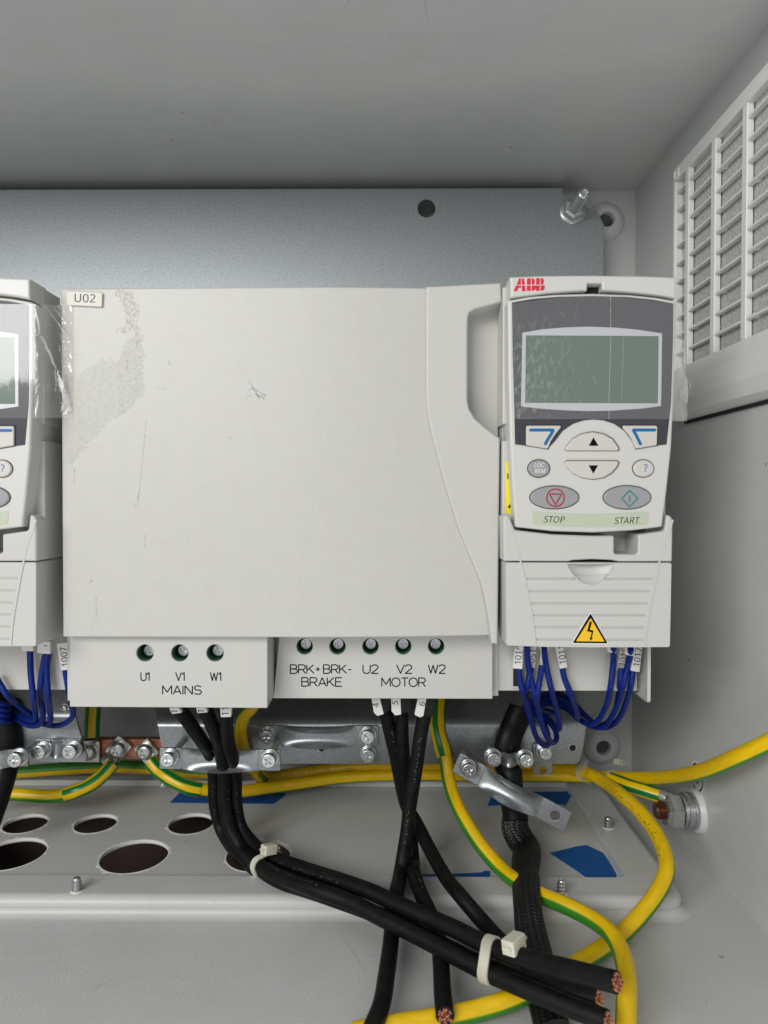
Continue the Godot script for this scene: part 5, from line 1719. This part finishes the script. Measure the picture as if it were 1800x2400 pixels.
func power_cables() -> void:
	var g := "black mains cables tied in one bundle"
	var m: Material = M.black_sheath
	var r := 3.55
	var m1 := cable("power_cable", "left black mains cable under U1, lowest in the tied bundle", "cable", g, cat_paths([
		[11, [545, 640, 330, 575, 710, 338, 650, 820, 348, 740, 950, 362, 800, 1045, 372]],
		[4, [5, 720, 380, 12, 930, 384, 60, 1130, 384, 165, 1300, 372, 320, 1440, 354, 520, 1545, 336, 800, 1635, 325]],
		[6, [250, 480, 305, 600, 650, 284, 850, 770, 270, 1100, 850, 260, 1425, 930, 248]]]), r, m, 0.0, true)
	marker(m1, 11, 325, [482, 690, 560, 690, 586, 733, 506, 743], "11", 528, 706, 3.0, 1.5, [])
	var m2 := cable("power_cable", "middle black mains cable under V1 in the tied bundle", "cable", g, cat_paths([
		[11, [750, 640, 332, 775, 720, 340, 830, 850, 352, 872, 960, 362, 890, 1045, 367]],
		[4, [85, 720, 372, 88, 930, 373, 135, 1140, 371, 230, 1295, 366, 340, 1405, 349, 440, 1470, 340, 600, 1542, 329, 800, 1612, 319]],
		[6, [40, 385, 311, 240, 485, 299, 450, 590, 287, 700, 722, 272, 850, 795, 264, 1050, 880, 254, 1250, 962, 245, 1475, 1048, 236]]]), r, m, 0.0, true)
	marker(m2, 11, 325, [692, 690, 768, 690, 788, 730, 704, 737], "11", 735, 704, 3.0, 1.5, [])
	var m3 := cable("power_cable", "right black mains cable under W1, uppermost in the tied bundle", "cable", g, cat_paths([
		[11, [925, 640, 332, 930, 760, 342, 936, 900, 356, 962, 1045, 367]],
		[4, [172, 720, 376, 175, 930, 378, 212, 1120, 376, 310, 1255, 368, 430, 1345, 356, 700, 1448, 339, 1000, 1545, 324]],
		[6, [160, 330, 314, 300, 395, 305, 600, 525, 286, 850, 645, 269, 1100, 725, 254, 1300, 775, 243, 1528, 835, 232]]]), r, m, 0.0, true)
	marker(m3, 11, 325, [880, 690, 972, 690, 966, 766, 886, 768], "11", 922, 722, 3.2, 1.55, [])
	for c in [[m1, 4, 5, 760, 20, 1000, -0.3, 11], [m2, 4, 88, 730, 100, 1060, 0.5, 12], [m3, 4, 175, 740, 260, 1220, 0.1, 13], [m3, 4, 540, 1390, 1000, 1560, -0.3, 14], [m2, 4, 460, 1480, 800, 1620, 0.6, 15]]:
		worn_print(c[0], length_at(c[0], c[1], c[2], c[3]), length_at(c[0], c[1], c[4], c[5]), c[6], M.cable_print, 2.6, c[7], 0.42)
	cable_tie("white nylon cable tie round the black bundle above the floor hole", "cable ties on the black bundle", [m1, m2, m3], 4, 425, 1385, Q(4, 434, 1292, 349), Vector3(5.2, 7.4, 4.6), 3.6)
	cable_tie("white nylon cable tie round the black bundle near its cut ends", "cable ties on the black bundle", [m1, m2, m3], 6, 835, 730, Q(6, 958, 618, 262), Vector3(5.6, 9.0, 5.2), 4.4, null, 0.12)
	g = "black motor cables hanging below the U2, V2 and W2 terminals"
	r = 3.45
	var c4 := cable("power_cable", "black motor cable with tag 4, bending right behind the bundle", "cable", g, cat_paths([
		[5, [0, 230, 345, 12, 330, 349, 38, 450, 353, 78, 620, 358, 112, 800, 362, 148, 940, 364, 210, 1050, 360, 292, 1210, 350, 400, 1400, 332]],
		[6, [660, 352, 314, 780, 492, 304, 890, 612, 293, 1000, 700, 286, 1120, 790, 277]]]), r, m, 0.0, true)
	marker(c4, 12, 339, [744, 500, 800, 500, 829, 620, 786, 632, 764, 610], "4", 776, 560, 2.9, 1.6, [796, 500, 878, 500, 862, 598, 826, 622])
	var c5 := cable("power_cable", "black motor cable with tag 5, its cut end at the bottom edge", "cable", g, cat_paths([
		[5, [112, 230, 346, 114, 330, 350, 118, 500, 353, 134, 700, 358, 156, 950, 364, 176, 1150, 362, 190, 1300, 356]],
		[6, [398, 210, 340, 436, 330, 321, 490, 450, 308, 535, 570, 297, 553, 720, 280, 563, 900, 262, 576, 1020, 251]]]), r, m, 0.0, true)
	marker(c5, 12, 339, [874, 500, 936, 500, 942, 622, 902, 629, 878, 600], "5", 902, 545, 2.9, 1.5, [934, 500, 1008, 500, 1004, 606, 940, 616])
	var c6 := cable("power_cable", "black motor cable with tag 6, leaning down left to bottom edge", "cable", g, cat_paths([
		[5, [280, 230, 340, 265, 340, 344, 240, 460, 346, 206, 700, 348, 166, 950, 348, 150, 1100, 346, 110, 1350, 340]],
		[6, [306, 340, 318, 286, 480, 307, 274, 620, 292, 250, 800, 272, 225, 950, 258, 172, 1090, 246, 120, 1200, 240]]]), r, m, 0.0, true)
	marker(c6, 12, 335, [1052, 500, 1108, 500, 1086, 632, 1062, 642, 1028, 624], "6", 1076, 552, 2.9, 1.35, [1102, 500, 1172, 500, 1140, 640, 1092, 636])
	for c in [[c6, 5, 240, 460, 190, 760, 0.0, 21], [c4, 5, 30, 420, 100, 760, 0.2, 22], [c6, 5, 165, 950, 140, 1180, -0.2, 23], [c5, 5, 195, 1300, 260, 1480, 0.4, 24]]:
		worn_print(c[0], length_at(c[0], c[1], c[2], c[3]), length_at(c[0], c[1], c[4], c[5]), c[6], M.cable_print, 2.0, c[7], 0.55)

func control_cables() -> void:
	var t := thing("control_cable", "black control cable in braided sleeve running down below the right drive", "cable", Q(6, 1150, 1066, 290))
	sleeve(t, "heat_shrink", path(9, [520, 545, 396, 478, 640, 395, 432, 750, 392, 412, 840, 391, 415, 900, 391]), 7.2, M.black_shrink, 0.0, 24, 1.0, 0.75)
	sleeve(t, "sheath", cat_paths([[9, [408, 850, 392, 415, 960, 391]], [5, [815, 720, 389, 822, 800, 386, 832, 900, 382, 850, 1000, 376, 856, 1040, 374]]]), 6.7, M.black_shrink, 0.0, 24, 1.0, 0.8)
	var fat := func(u: float) -> float: return lerpf(6.3, 6.1, u) * (1.0 + 0.10 * sin(u * 9.0) * (1.0 - u) + 0.02 * sin(u * 31.0))
	sleeve(t, "braided_sleeve", cat_paths([[5, [848, 1010, 376, 850, 1080, 374, 880, 1150, 370, 915, 1200, 365, 922, 1280, 347, 912, 1400, 332]], [6, [1022, 250, 331, 1032, 400, 311, 1052, 560, 298, 1092, 720, 284, 1128, 900, 267, 1170, 1100, 250]]]), fat, M.braided_sleeve, 0.0, 28, 1.12, 0.6)
	t = thing("control_cable", "thick black cable at the left edge hanging from its clamp", "cable", P(-10, 1920, 372))
	sleeve(t, "sheath", path(0, [15, 1640, 388, 18, 1711, 384, 18, 1771, 382, 10, 1810, 379, -8, 1870, 374, -30, 1930, 368]), 6.6, M.black_shrink)
	sleeve(t, "heat_shrink", path(0, [-30, 1620, 384, 0, 1660, 384, 16, 1710, 383, 18, 1750, 382]), 7.4, M.black_shrink)

func wire(label: String, g: String, k: int, list: Array) -> Node3D:
	# the wires hang in front of the module's wiring plate before they swing back under it
	for i in range(0, list.size(), 3):
		var y: float = list[i + 1]
		if k == 9 and y < 450 and i < 18: list[i + 2] = minf(list[i + 2], 325.5)
		if k == 9 and y < 540 and i < 18: list[i + 2] = minf(list[i + 2], 338)
		if k == 10 and y < 790 and i < 15: list[i + 2] = minf(list[i + 2], 325.5)
	return cable("control_wire", label, "wire", g, path(k, list), 1.42, M.blue_wire, 0.0, false, 12)

func blue_wires() -> void:
	var g := "blue control wires under the right keypad module"
	var t := wire("leftmost blue wire under the right module, with tag 1010", g, 9, [502, 235, 325, 506, 330, 330, 524, 410, 336, 556, 490, 344, 582, 590, 350, 602, 680, 355, 636, 765, 362, 680, 805, 368, 712, 792, 374, 704, 720, 380, 670, 640, 386, 610, 580, 392, 540, 548, 396])
	marker(t, 9, 322, [478, 90, 534, 90, 527, 268, 458, 262], "1010", 498, 165, 3.0, 1.48)
	t = wire("blue wire in front of tag 1010, in a short looped pair", g, 9, [556, 100, 318, 562, 200, 322, 585, 330, 330, 612, 440, 337, 640, 560, 344, 668, 670, 350, 706, 755, 357, 742, 786, 364, 768, 760, 370, 758, 700, 376, 712, 640, 384, 640, 590, 390, 540, 562, 396])
	marker(t, 9, 319, [500, 88, 566, 88, 566, 134, 504, 128], "", 0, 0, 1.0, 0.0)
	t = wire("blue wire with half hidden tag 051 behind the looped pair", g, 9, [590, 255, 328, 560, 380, 334, 548, 480, 342, 572, 580, 356, 590, 640, 372, 560, 580, 388, 530, 552, 396])
	marker(t, 9, 327, [588, 90, 630, 90, 616, 268, 572, 262], "0511", 600, 160, 2.9, 1.45)
	t = wire("blue wire leaning left from the tag beside tag 051", g, 9, [664, 240, 328, 650, 330, 334, 632, 440, 344, 640, 540, 360, 700, 570, 376, 760, 582, 384, 690, 560, 390, 560, 545, 396])
	marker(t, 9, 326, [656, 90, 714, 90, 704, 262, 648, 268], "", 0, 0, 1.0, 0.0)
	t = wire("blue wire hooking forward left of tag 1011", g, 9, [680, 110, 319, 694, 240, 326, 726, 390, 334, 754, 500, 342, 780, 600, 350, 790, 670, 357, 780, 692, 364, 750, 660, 372, 700, 610, 382, 620, 570, 390, 540, 555, 396])
	marker(t, 9, 320, [644, 88, 712, 88, 710, 140, 652, 134], "", 0, 0, 1.0, 0.0)
	t = wire("blue wire with tag 1011 in the middle of the right module", g, 9, [806, 235, 326, 820, 320, 332, 858, 420, 340, 890, 510, 346, 920, 600, 354, 912, 618, 360, 880, 560, 368, 810, 490, 378, 730, 470, 386, 640, 500, 392, 540, 548, 396])
	marker(t, 9, 323, [755, 90, 812, 90, 847, 255, 792, 266], "1011", 806, 168, 3.0, 1.66)
	t = wire("blue wire right of tag 1011, swinging back under the module", g, 9, [1170, 100, 319, 1168, 220, 326, 1148, 400, 334, 1112, 540, 344, 1050, 640, 352, 985, 655, 360, 900, 600, 368, 820, 530, 378, 730, 505, 386, 640, 520, 391, 530, 552, 396])
	marker(t, 9, 320, [1124, 88, 1196, 88, 1192, 155, 1130, 146], "", 0, 0, 1.0, 0.0)
	t = wire("blue wire in front of tag 1016 at the module's right", g, 9, [1292, 120, 319, 1276, 220, 325, 1240, 370, 332, 1205, 500, 340, 1160, 600, 348, 1096, 676, 356, 1010, 668, 364, 930, 620, 372, 840, 550, 380, 720, 510, 388, 560, 540, 396])
	marker(t, 9, 320, [1252, 88, 1338, 88, 1312, 175, 1250, 165], "", 0, 0, 1.0, 0.0)
	t = wire("blue wire hanging from tag 1016, partly hidden by another wire", g, 9, [1224, 260, 330, 1218, 340, 336, 1205, 460, 344, 1180, 560, 352, 1120, 650, 360, 1060, 660, 366, 960, 590, 376, 860, 510, 384, 740, 480, 390, 560, 530, 397])
	marker(t, 9, 327, [1222, 90, 1274, 90, 1246, 290, 1198, 280], "1016", 1240, 180, 2.9, 1.42)
	t = wire("rightmost blue wire under the right module, with tag 1017", g, 9, [1310, 255, 326, 1296, 360, 332, 1264, 490, 340, 1224, 590, 348, 1170, 655, 356, 1090, 680, 364, 1000, 620, 372, 900, 520, 382, 810, 450, 388, 710, 440, 392, 600, 490, 396, 530, 535, 397])
	marker(t, 9, 323, [1328, 90, 1380, 90, 1356, 290, 1292, 278], "1017", 1340, 180, 3.0, 1.44)
	g = "blue control wires under the left drive"
	t = wire("blue wire hanging straight from the left drive, nearest the left edge", g, 10, [368, 150, 322, 372, 300, 326, 380, 520, 334, 408, 780, 344, 432, 960, 352, 440, 1060, 358, 420, 1100, 364, 340, 1080, 370, 200, 1030, 376, 40, 1000, 380])
	marker(t, 10, 321, [262, 150, 408, 150, 408, 246, 262, 244], "", 0, 0, 1.0, 0.0)
	t = wire("front blue wire of a close pair left of tag 1007", g, 10, [582, 150, 322, 580, 300, 326, 576, 480, 332, 592, 780, 342, 616, 980, 350, 622, 1090, 356, 596, 1140, 362, 520, 1130, 368, 380, 1080, 374, 160, 1050, 380])
	marker(t, 10, 321, [460, 130, 620, 120, 618, 282, 456, 268], "", 0, 0, 1.0, 0.0)
	t = wire("rear blue wire of a close pair left of tag 1007", g, 10, [560, 300, 334, 525, 470, 338, 500, 650, 342, 508, 850, 347, 530, 1000, 352, 520, 1100, 358, 460, 1160, 364, 340, 1155, 370, 200, 1080, 376, 40, 1030, 382])
	marker(t, 10, 330, [512, 270, 668, 250, 612, 480, 474, 462], "", 0, 0, 1.0, 0.0)
	t = wire("blue wire with tag 1007 curling under the left drive", g, 10, [800, 440, 326, 826, 600, 330, 862, 800, 338, 900, 950, 348, 896, 1040, 354, 840, 1110, 360, 720, 1160, 366, 590, 1155, 371, 440, 1100, 376, 200, 1050, 382])
	marker(t, 10, 323, [694, 150, 832, 130, 880, 470, 752, 484], "1007", 792, 312, 3.1, 1.68)
	t = wire("blue wire sloping in from the left edge under the left drive", g, 10, [-60, 540, 330, 0, 650, 334, 80, 770, 340, 200, 890, 346, 330, 985, 354, 420, 1050, 364, 360, 1060, 372, 200, 1010, 380])
	for i in 4:
		t = wire("blue wire in the knot at the left edge, %s" % ["uppermost of four", "second from the top", "third from the top", "lowest of four"][i], g, 10, [-120, 880 + 62 * i, 366, -20, 890 + 66 * i, 364, 60, 900 + 70 * i, 366, 110, 930 + 60 * i, 374, 40, 990 + 40 * i, 384, -80, 1000 + 30 * i, 390])

func floor_things() -> void:
	# blue masking tape at the gland plate's edges
	var tapes := [[0, 5.1, [398, 1881, 421, 1857, 560, 1855, 669, 1858, 668, 1864, 642, 1884], "strip of blue masking tape at the plate's rear edge behind the black cables"],
		[5, 5.1, [670, 936, 700, 866, 960, 846, 1185, 842, 1212, 870, 1180, 932, 1090, 918, 1000, 890, 930, 920], "blue masking tape at the plate's rear right corner under the loose strap"],
		[5, 5.1, [222, 1380, 420, 1376, 560, 1372, 640, 1366, 652, 1356, 690, 1360, 686, 1392, 692, 1417, 224, 1421], "thin strip of blue masking tape at the plate's front edge"],
		[5, 5.1, [1075, 1241, 1160, 1220, 1240, 1200, 1312, 1190, 1420, 1240, 1462, 1300, 1508, 1382, 1505, 1396, 1490, 1407, 1340, 1419, 1240, 1350], "large patch of blue masking tape in the plate's front right corner"]]
	for s in tapes:
		var l = looks[s[0]]
		var o := PackedVector2Array()
		for i in range(0, s[2].size(), 2):
			var p := onfloor(l[0] + s[2][i] * l[2], l[1] + s[2][i + 1] * l[2], 4.2)
			o.append(Vector2(p.x, -p.z))
		var a := Acc.new()
		a.xf = Transform3D(Basis(Vector3(1, 0, 0), Vector3(0, 0, -1), Vector3(0, 1, 0)), Vector3())
		extrude(a, o, 4.22, 4.02)
		solo(a, "masking_tape", M.blue_tape, s[3], "tape", "blue masking tape on the gland plate")
	# screw points that come up through the rim
	for s in [[13, 622, 664, "screw point standing on the rim beside the yellow loop", 2.2, 6.0], [13, 322, 1088, "screw point on the rim right of the braided sleeve", 2.2, 6.4], [3, 498, 1212, "screw point on the rim at front left below the large holes", 2.2, 6.4], [3, 1056, 528, "small screw point behind the plate under the copper bar", 1.6, 3.6]]:
		var l = looks[s[0]]
		var p := onfloor(l[0] + s[1] * l[2], l[1] + s[2] * l[2], RIM_Y)
		var t := thing("screw_point", s[3], "screw", p, "screw points coming up through the floor rim")
		var a := Acc.new(); a.xf = aim(p, Vector3(0, 1, 0))
		var r: float = s[4]; var h: float = s[5]
		var prof := [Vector2(r * 0.8, 0)]
		var n := int(h / 1.7)
		for i in n:
			prof.append_array([Vector2(r * 0.78, 1.7 * i + 0.3), Vector2(r * 1.05, 1.7 * i + 0.75), Vector2(r * 1.05, 1.7 * i + 1.0), Vector2(r * 0.78, 1.7 * i + 1.5)])
		prof.append_array([Vector2(r * 0.8, h - 0.3), Vector2(r * 0.7, h), Vector2(0, h + 0.1)])
		lathe(a, prof, 18)
		put(a, "thread", M.bright_zinc, t)
		a = Acc.new(); a.xf = aim(p, Vector3(0, 1, 0))
		lathe(a, [Vector2(r * 1.35, 0), Vector2(r * 1.2, 0.25), Vector2(r * 0.8, 0.3)], 18)
		put(a, "chipped_paint", M.raw_edge, t)

func films() -> void:
	# clear film left on the keypads
	var f := FastNoiseLite.new(); f.frequency = 0.09; f.seed = 3
	var t := thing("protective_film", "clear film over the right keypad display with a loose flap at its right", "film", Q(7, 800, 1280, 287))
	var a := Acc.new()
	var n := 40; var h := 24
	var pt := func(i: int, j: int) -> Vector3:
		var u := float(i) / n; var v := float(j) / h
		var p := Q(7, lerpf(lerpf(168, 182, v), lerpf(1420, 1398, v), u), lerpf(372 - 60 * sin(PI * u), 1268, v), 286.9)
		var z := -286.98 + 0.018 * f.get_noise_2d(p.x * 1.2, p.y * 0.5)
		z += 0.10 * exp(-pow((u - 0.60) * 60.0, 2.0)) + 0.07 * exp(-pow((u - 0.69) * 50.0, 2.0))
		return Vector3(p.x, p.y, z)
	film_grid(a, pt, n, h)
	put(a, "sheet", M.clear_film, t)
	a = Acc.new()
	var pf := func(i: int, j: int) -> Vector3:
		var u := float(i) / 8; var v := float(j) / 24
		var p := Q(7, lerpf(lerpf(1422, 1400, v), lerpf(1472, 1530, minf(v * 1.5, 1.0)), u), lerpf(360, 1284, v), lerpf(286.9, 291, u))
		return p + Vector3(0, 0, 1.6 * f.get_noise_2d(u * 26, v * 60) * u)
	film_grid(a, pf, 8, 24)
	put(a, "flap", M.hazy_film, t)
	a = Acc.new()
	var sc := func(i: int, j: int) -> Vector3:
		var q: Vector3 = pt.call(i, j)
		return q + Vector3(0, 0, 0.09)
	film_grid(a, sc, n, h)
	put(a, "scuffs", M.film_scuffs, t)
	t = thing("protective_film", "crinkled clear film from the left keypad stuck to the U02 cover's edge", "film", P(60, 985, 292))
	a = Acc.new()
	var pl := func(i: int, j: int) -> Vector3:
		var u := float(i) / n; var v := float(j) / h
		var p := P(lerpf(-330, 82, u), lerpf(712, 980, v), 286.6)
		return Vector3(p.x, p.y, -286.9 + 0.12 * f.get_noise_2d(p.x * 1.2 + 90, p.y * 0.12))
	film_grid(a, pl, n, h)
	put(a, "sheet", M.clear_film, t)
	a = Acc.new()
	var f2 := FastNoiseLite.new(); f2.frequency = 0.05; f2.seed = 8; f2.fractal_octaves = 2
	f2.fractal_type = FastNoiseLite.FRACTAL_RIDGED
	# folds of the crumpled flap as lines across it: from, to, height, width
	var folds := [[0.0, 0.25, 0.75, 0.62, 1.5, 0.05], [0.75, 0.62, 0.55, 1.0, 1.3, 0.05], [0.30, 0.0, 1.0, 0.33, 0.9, 0.035], [0.05, 0.78, 0.22, 0.72, 1.2, 0.05], [0.72, 0.68, 1.0, 0.95, 1.6, 0.05], [0.1, 0.3, 0.28, 0.22, 0.8, 0.04], [0.8, 0.8, 0.95, 0.62, 1.2, 0.05], [0.5, 0.06, 0.9, 0.28, 0.7, 0.03]]
	var pw := func(i: int, j: int) -> Vector3:
		var u := float(i) / 40; var v := float(j) / 72
		var p := P(lerpf(82, 168, u), lerpf(714, 980, v), lerpf(286.8, 299.0, smoothstep(0.0, 0.72, u)))
		var z := 1.6 * f2.get_noise_2d(u * 26, v * 62)
		for k in folds:
			var q := Geometry2D.get_closest_point_to_segment(Vector2(u, v * 3.0), Vector2(k[0], k[1] * 3.0), Vector2(k[2], k[3] * 3.0))
			z += k[4] * exp(-absf(q.distance_to(Vector2(u, v * 3.0))) / k[5] / 1.6)
		return p + Vector3(0, 0, z * clampf(sin(PI * u) * 2.5, 0.0, 1.0))
	film_grid(a, pw, 40, 72)
	put(a, "flap", M.flap_film, t)
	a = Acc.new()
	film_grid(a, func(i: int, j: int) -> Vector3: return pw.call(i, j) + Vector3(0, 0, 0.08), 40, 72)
	put(a, "fold_glints", M.film_glints, t)  # painted highlights laid over the flap's folds

func film_grid(a: Acc, pt: Callable, n: int, h: int) -> void:
	var g := []
	for i in n + 1:
		var col := []
		for j in h + 1: col.append(pt.call(i, j))
		g.append(col)
	var nr := func(i: int, j: int) -> Vector3:
		var du: Vector3 = g[mini(i + 1, n)][j] - g[maxi(i - 1, 0)][j]
		var dv: Vector3 = g[i][mini(j + 1, h)] - g[i][maxi(j - 1, 0)]
		var k := du.cross(dv).normalized()
		return k if k.z > 0 else -k
	for i in n:
		for j in h:
			a.quad(g[i][j], g[i + 1][j], g[i + 1][j + 1], g[i][j + 1], nr.call(i, j), nr.call(i + 1, j), nr.call(i + 1, j + 1), nr.call(i, j + 1),
				Vector2(float(i) / n, float(j) / h), Vector2(float(i + 1) / n, float(j) / h), Vector2(float(i + 1) / n, float(j + 1) / h), Vector2(float(i) / n, float(j + 1) / h))

func _ready() -> void:
	rng.seed = 20
	# camera
	var cam := Camera3D.new()
	cam.name = "camera"
	cam.fov = rad_to_deg(2.0 * atan(1200.0 / FOCAL))
	cam.near = 0.01; cam.far = 60.0
	cam.transform = Transform3D(eye_basis, Vector3(0, EYE, 0) * MM)
	var lens := CameraAttributesPhysical.new()
	lens.frustum_focal_length = 12.0 * FOCAL / 1200.0
	lens.frustum_focus_distance = 0.335
	lens.frustum_near = 0.01; lens.frustum_far = 60.0
	lens.exposure_aperture = 9.0
	cam.attributes = lens
	add_child(cam)
	cam.current = true
	# the room's light, plus an added fill lamp
	var env := Environment.new()
	env.background_mode = Environment.BG_COLOR
	env.background_color = lin(0.43, 0.43, 0.43)
	env.tonemap_mode = Environment.TONE_MAPPER_LINEAR
	env.tonemap_exposure = 0.92
	env.sdfgi_enabled = true; env.ssao_enabled = true; env.ssil_enabled = true
	var we := WorldEnvironment.new()
	we.name = "world"
	we.environment = env
	add_child(we)
	lamp(Vector3(-540, 560, 620) * MM, Vector3(0, 200, -380) * MM, Vector2(0.72, 0.34), 0.95, Color(1.0, 0.995, 0.985))
	lamp(Vector3(-150, -750, 700) * MM, Vector3(0, 380, -350) * MM, Vector2(1.4, 0.9), 0.72, Color(1.0, 0.995, 0.985))   # added fill, unseen and low in front, aimed up to brighten the ceiling
	materials()
	cabinet()
	gland_plate()
	backplate()
	vent()
	drives()
	brackets()
	earth_cables()
	wall_stud()
	power_cables()
	control_cables()
	blue_wires()
	floor_things()
	films()
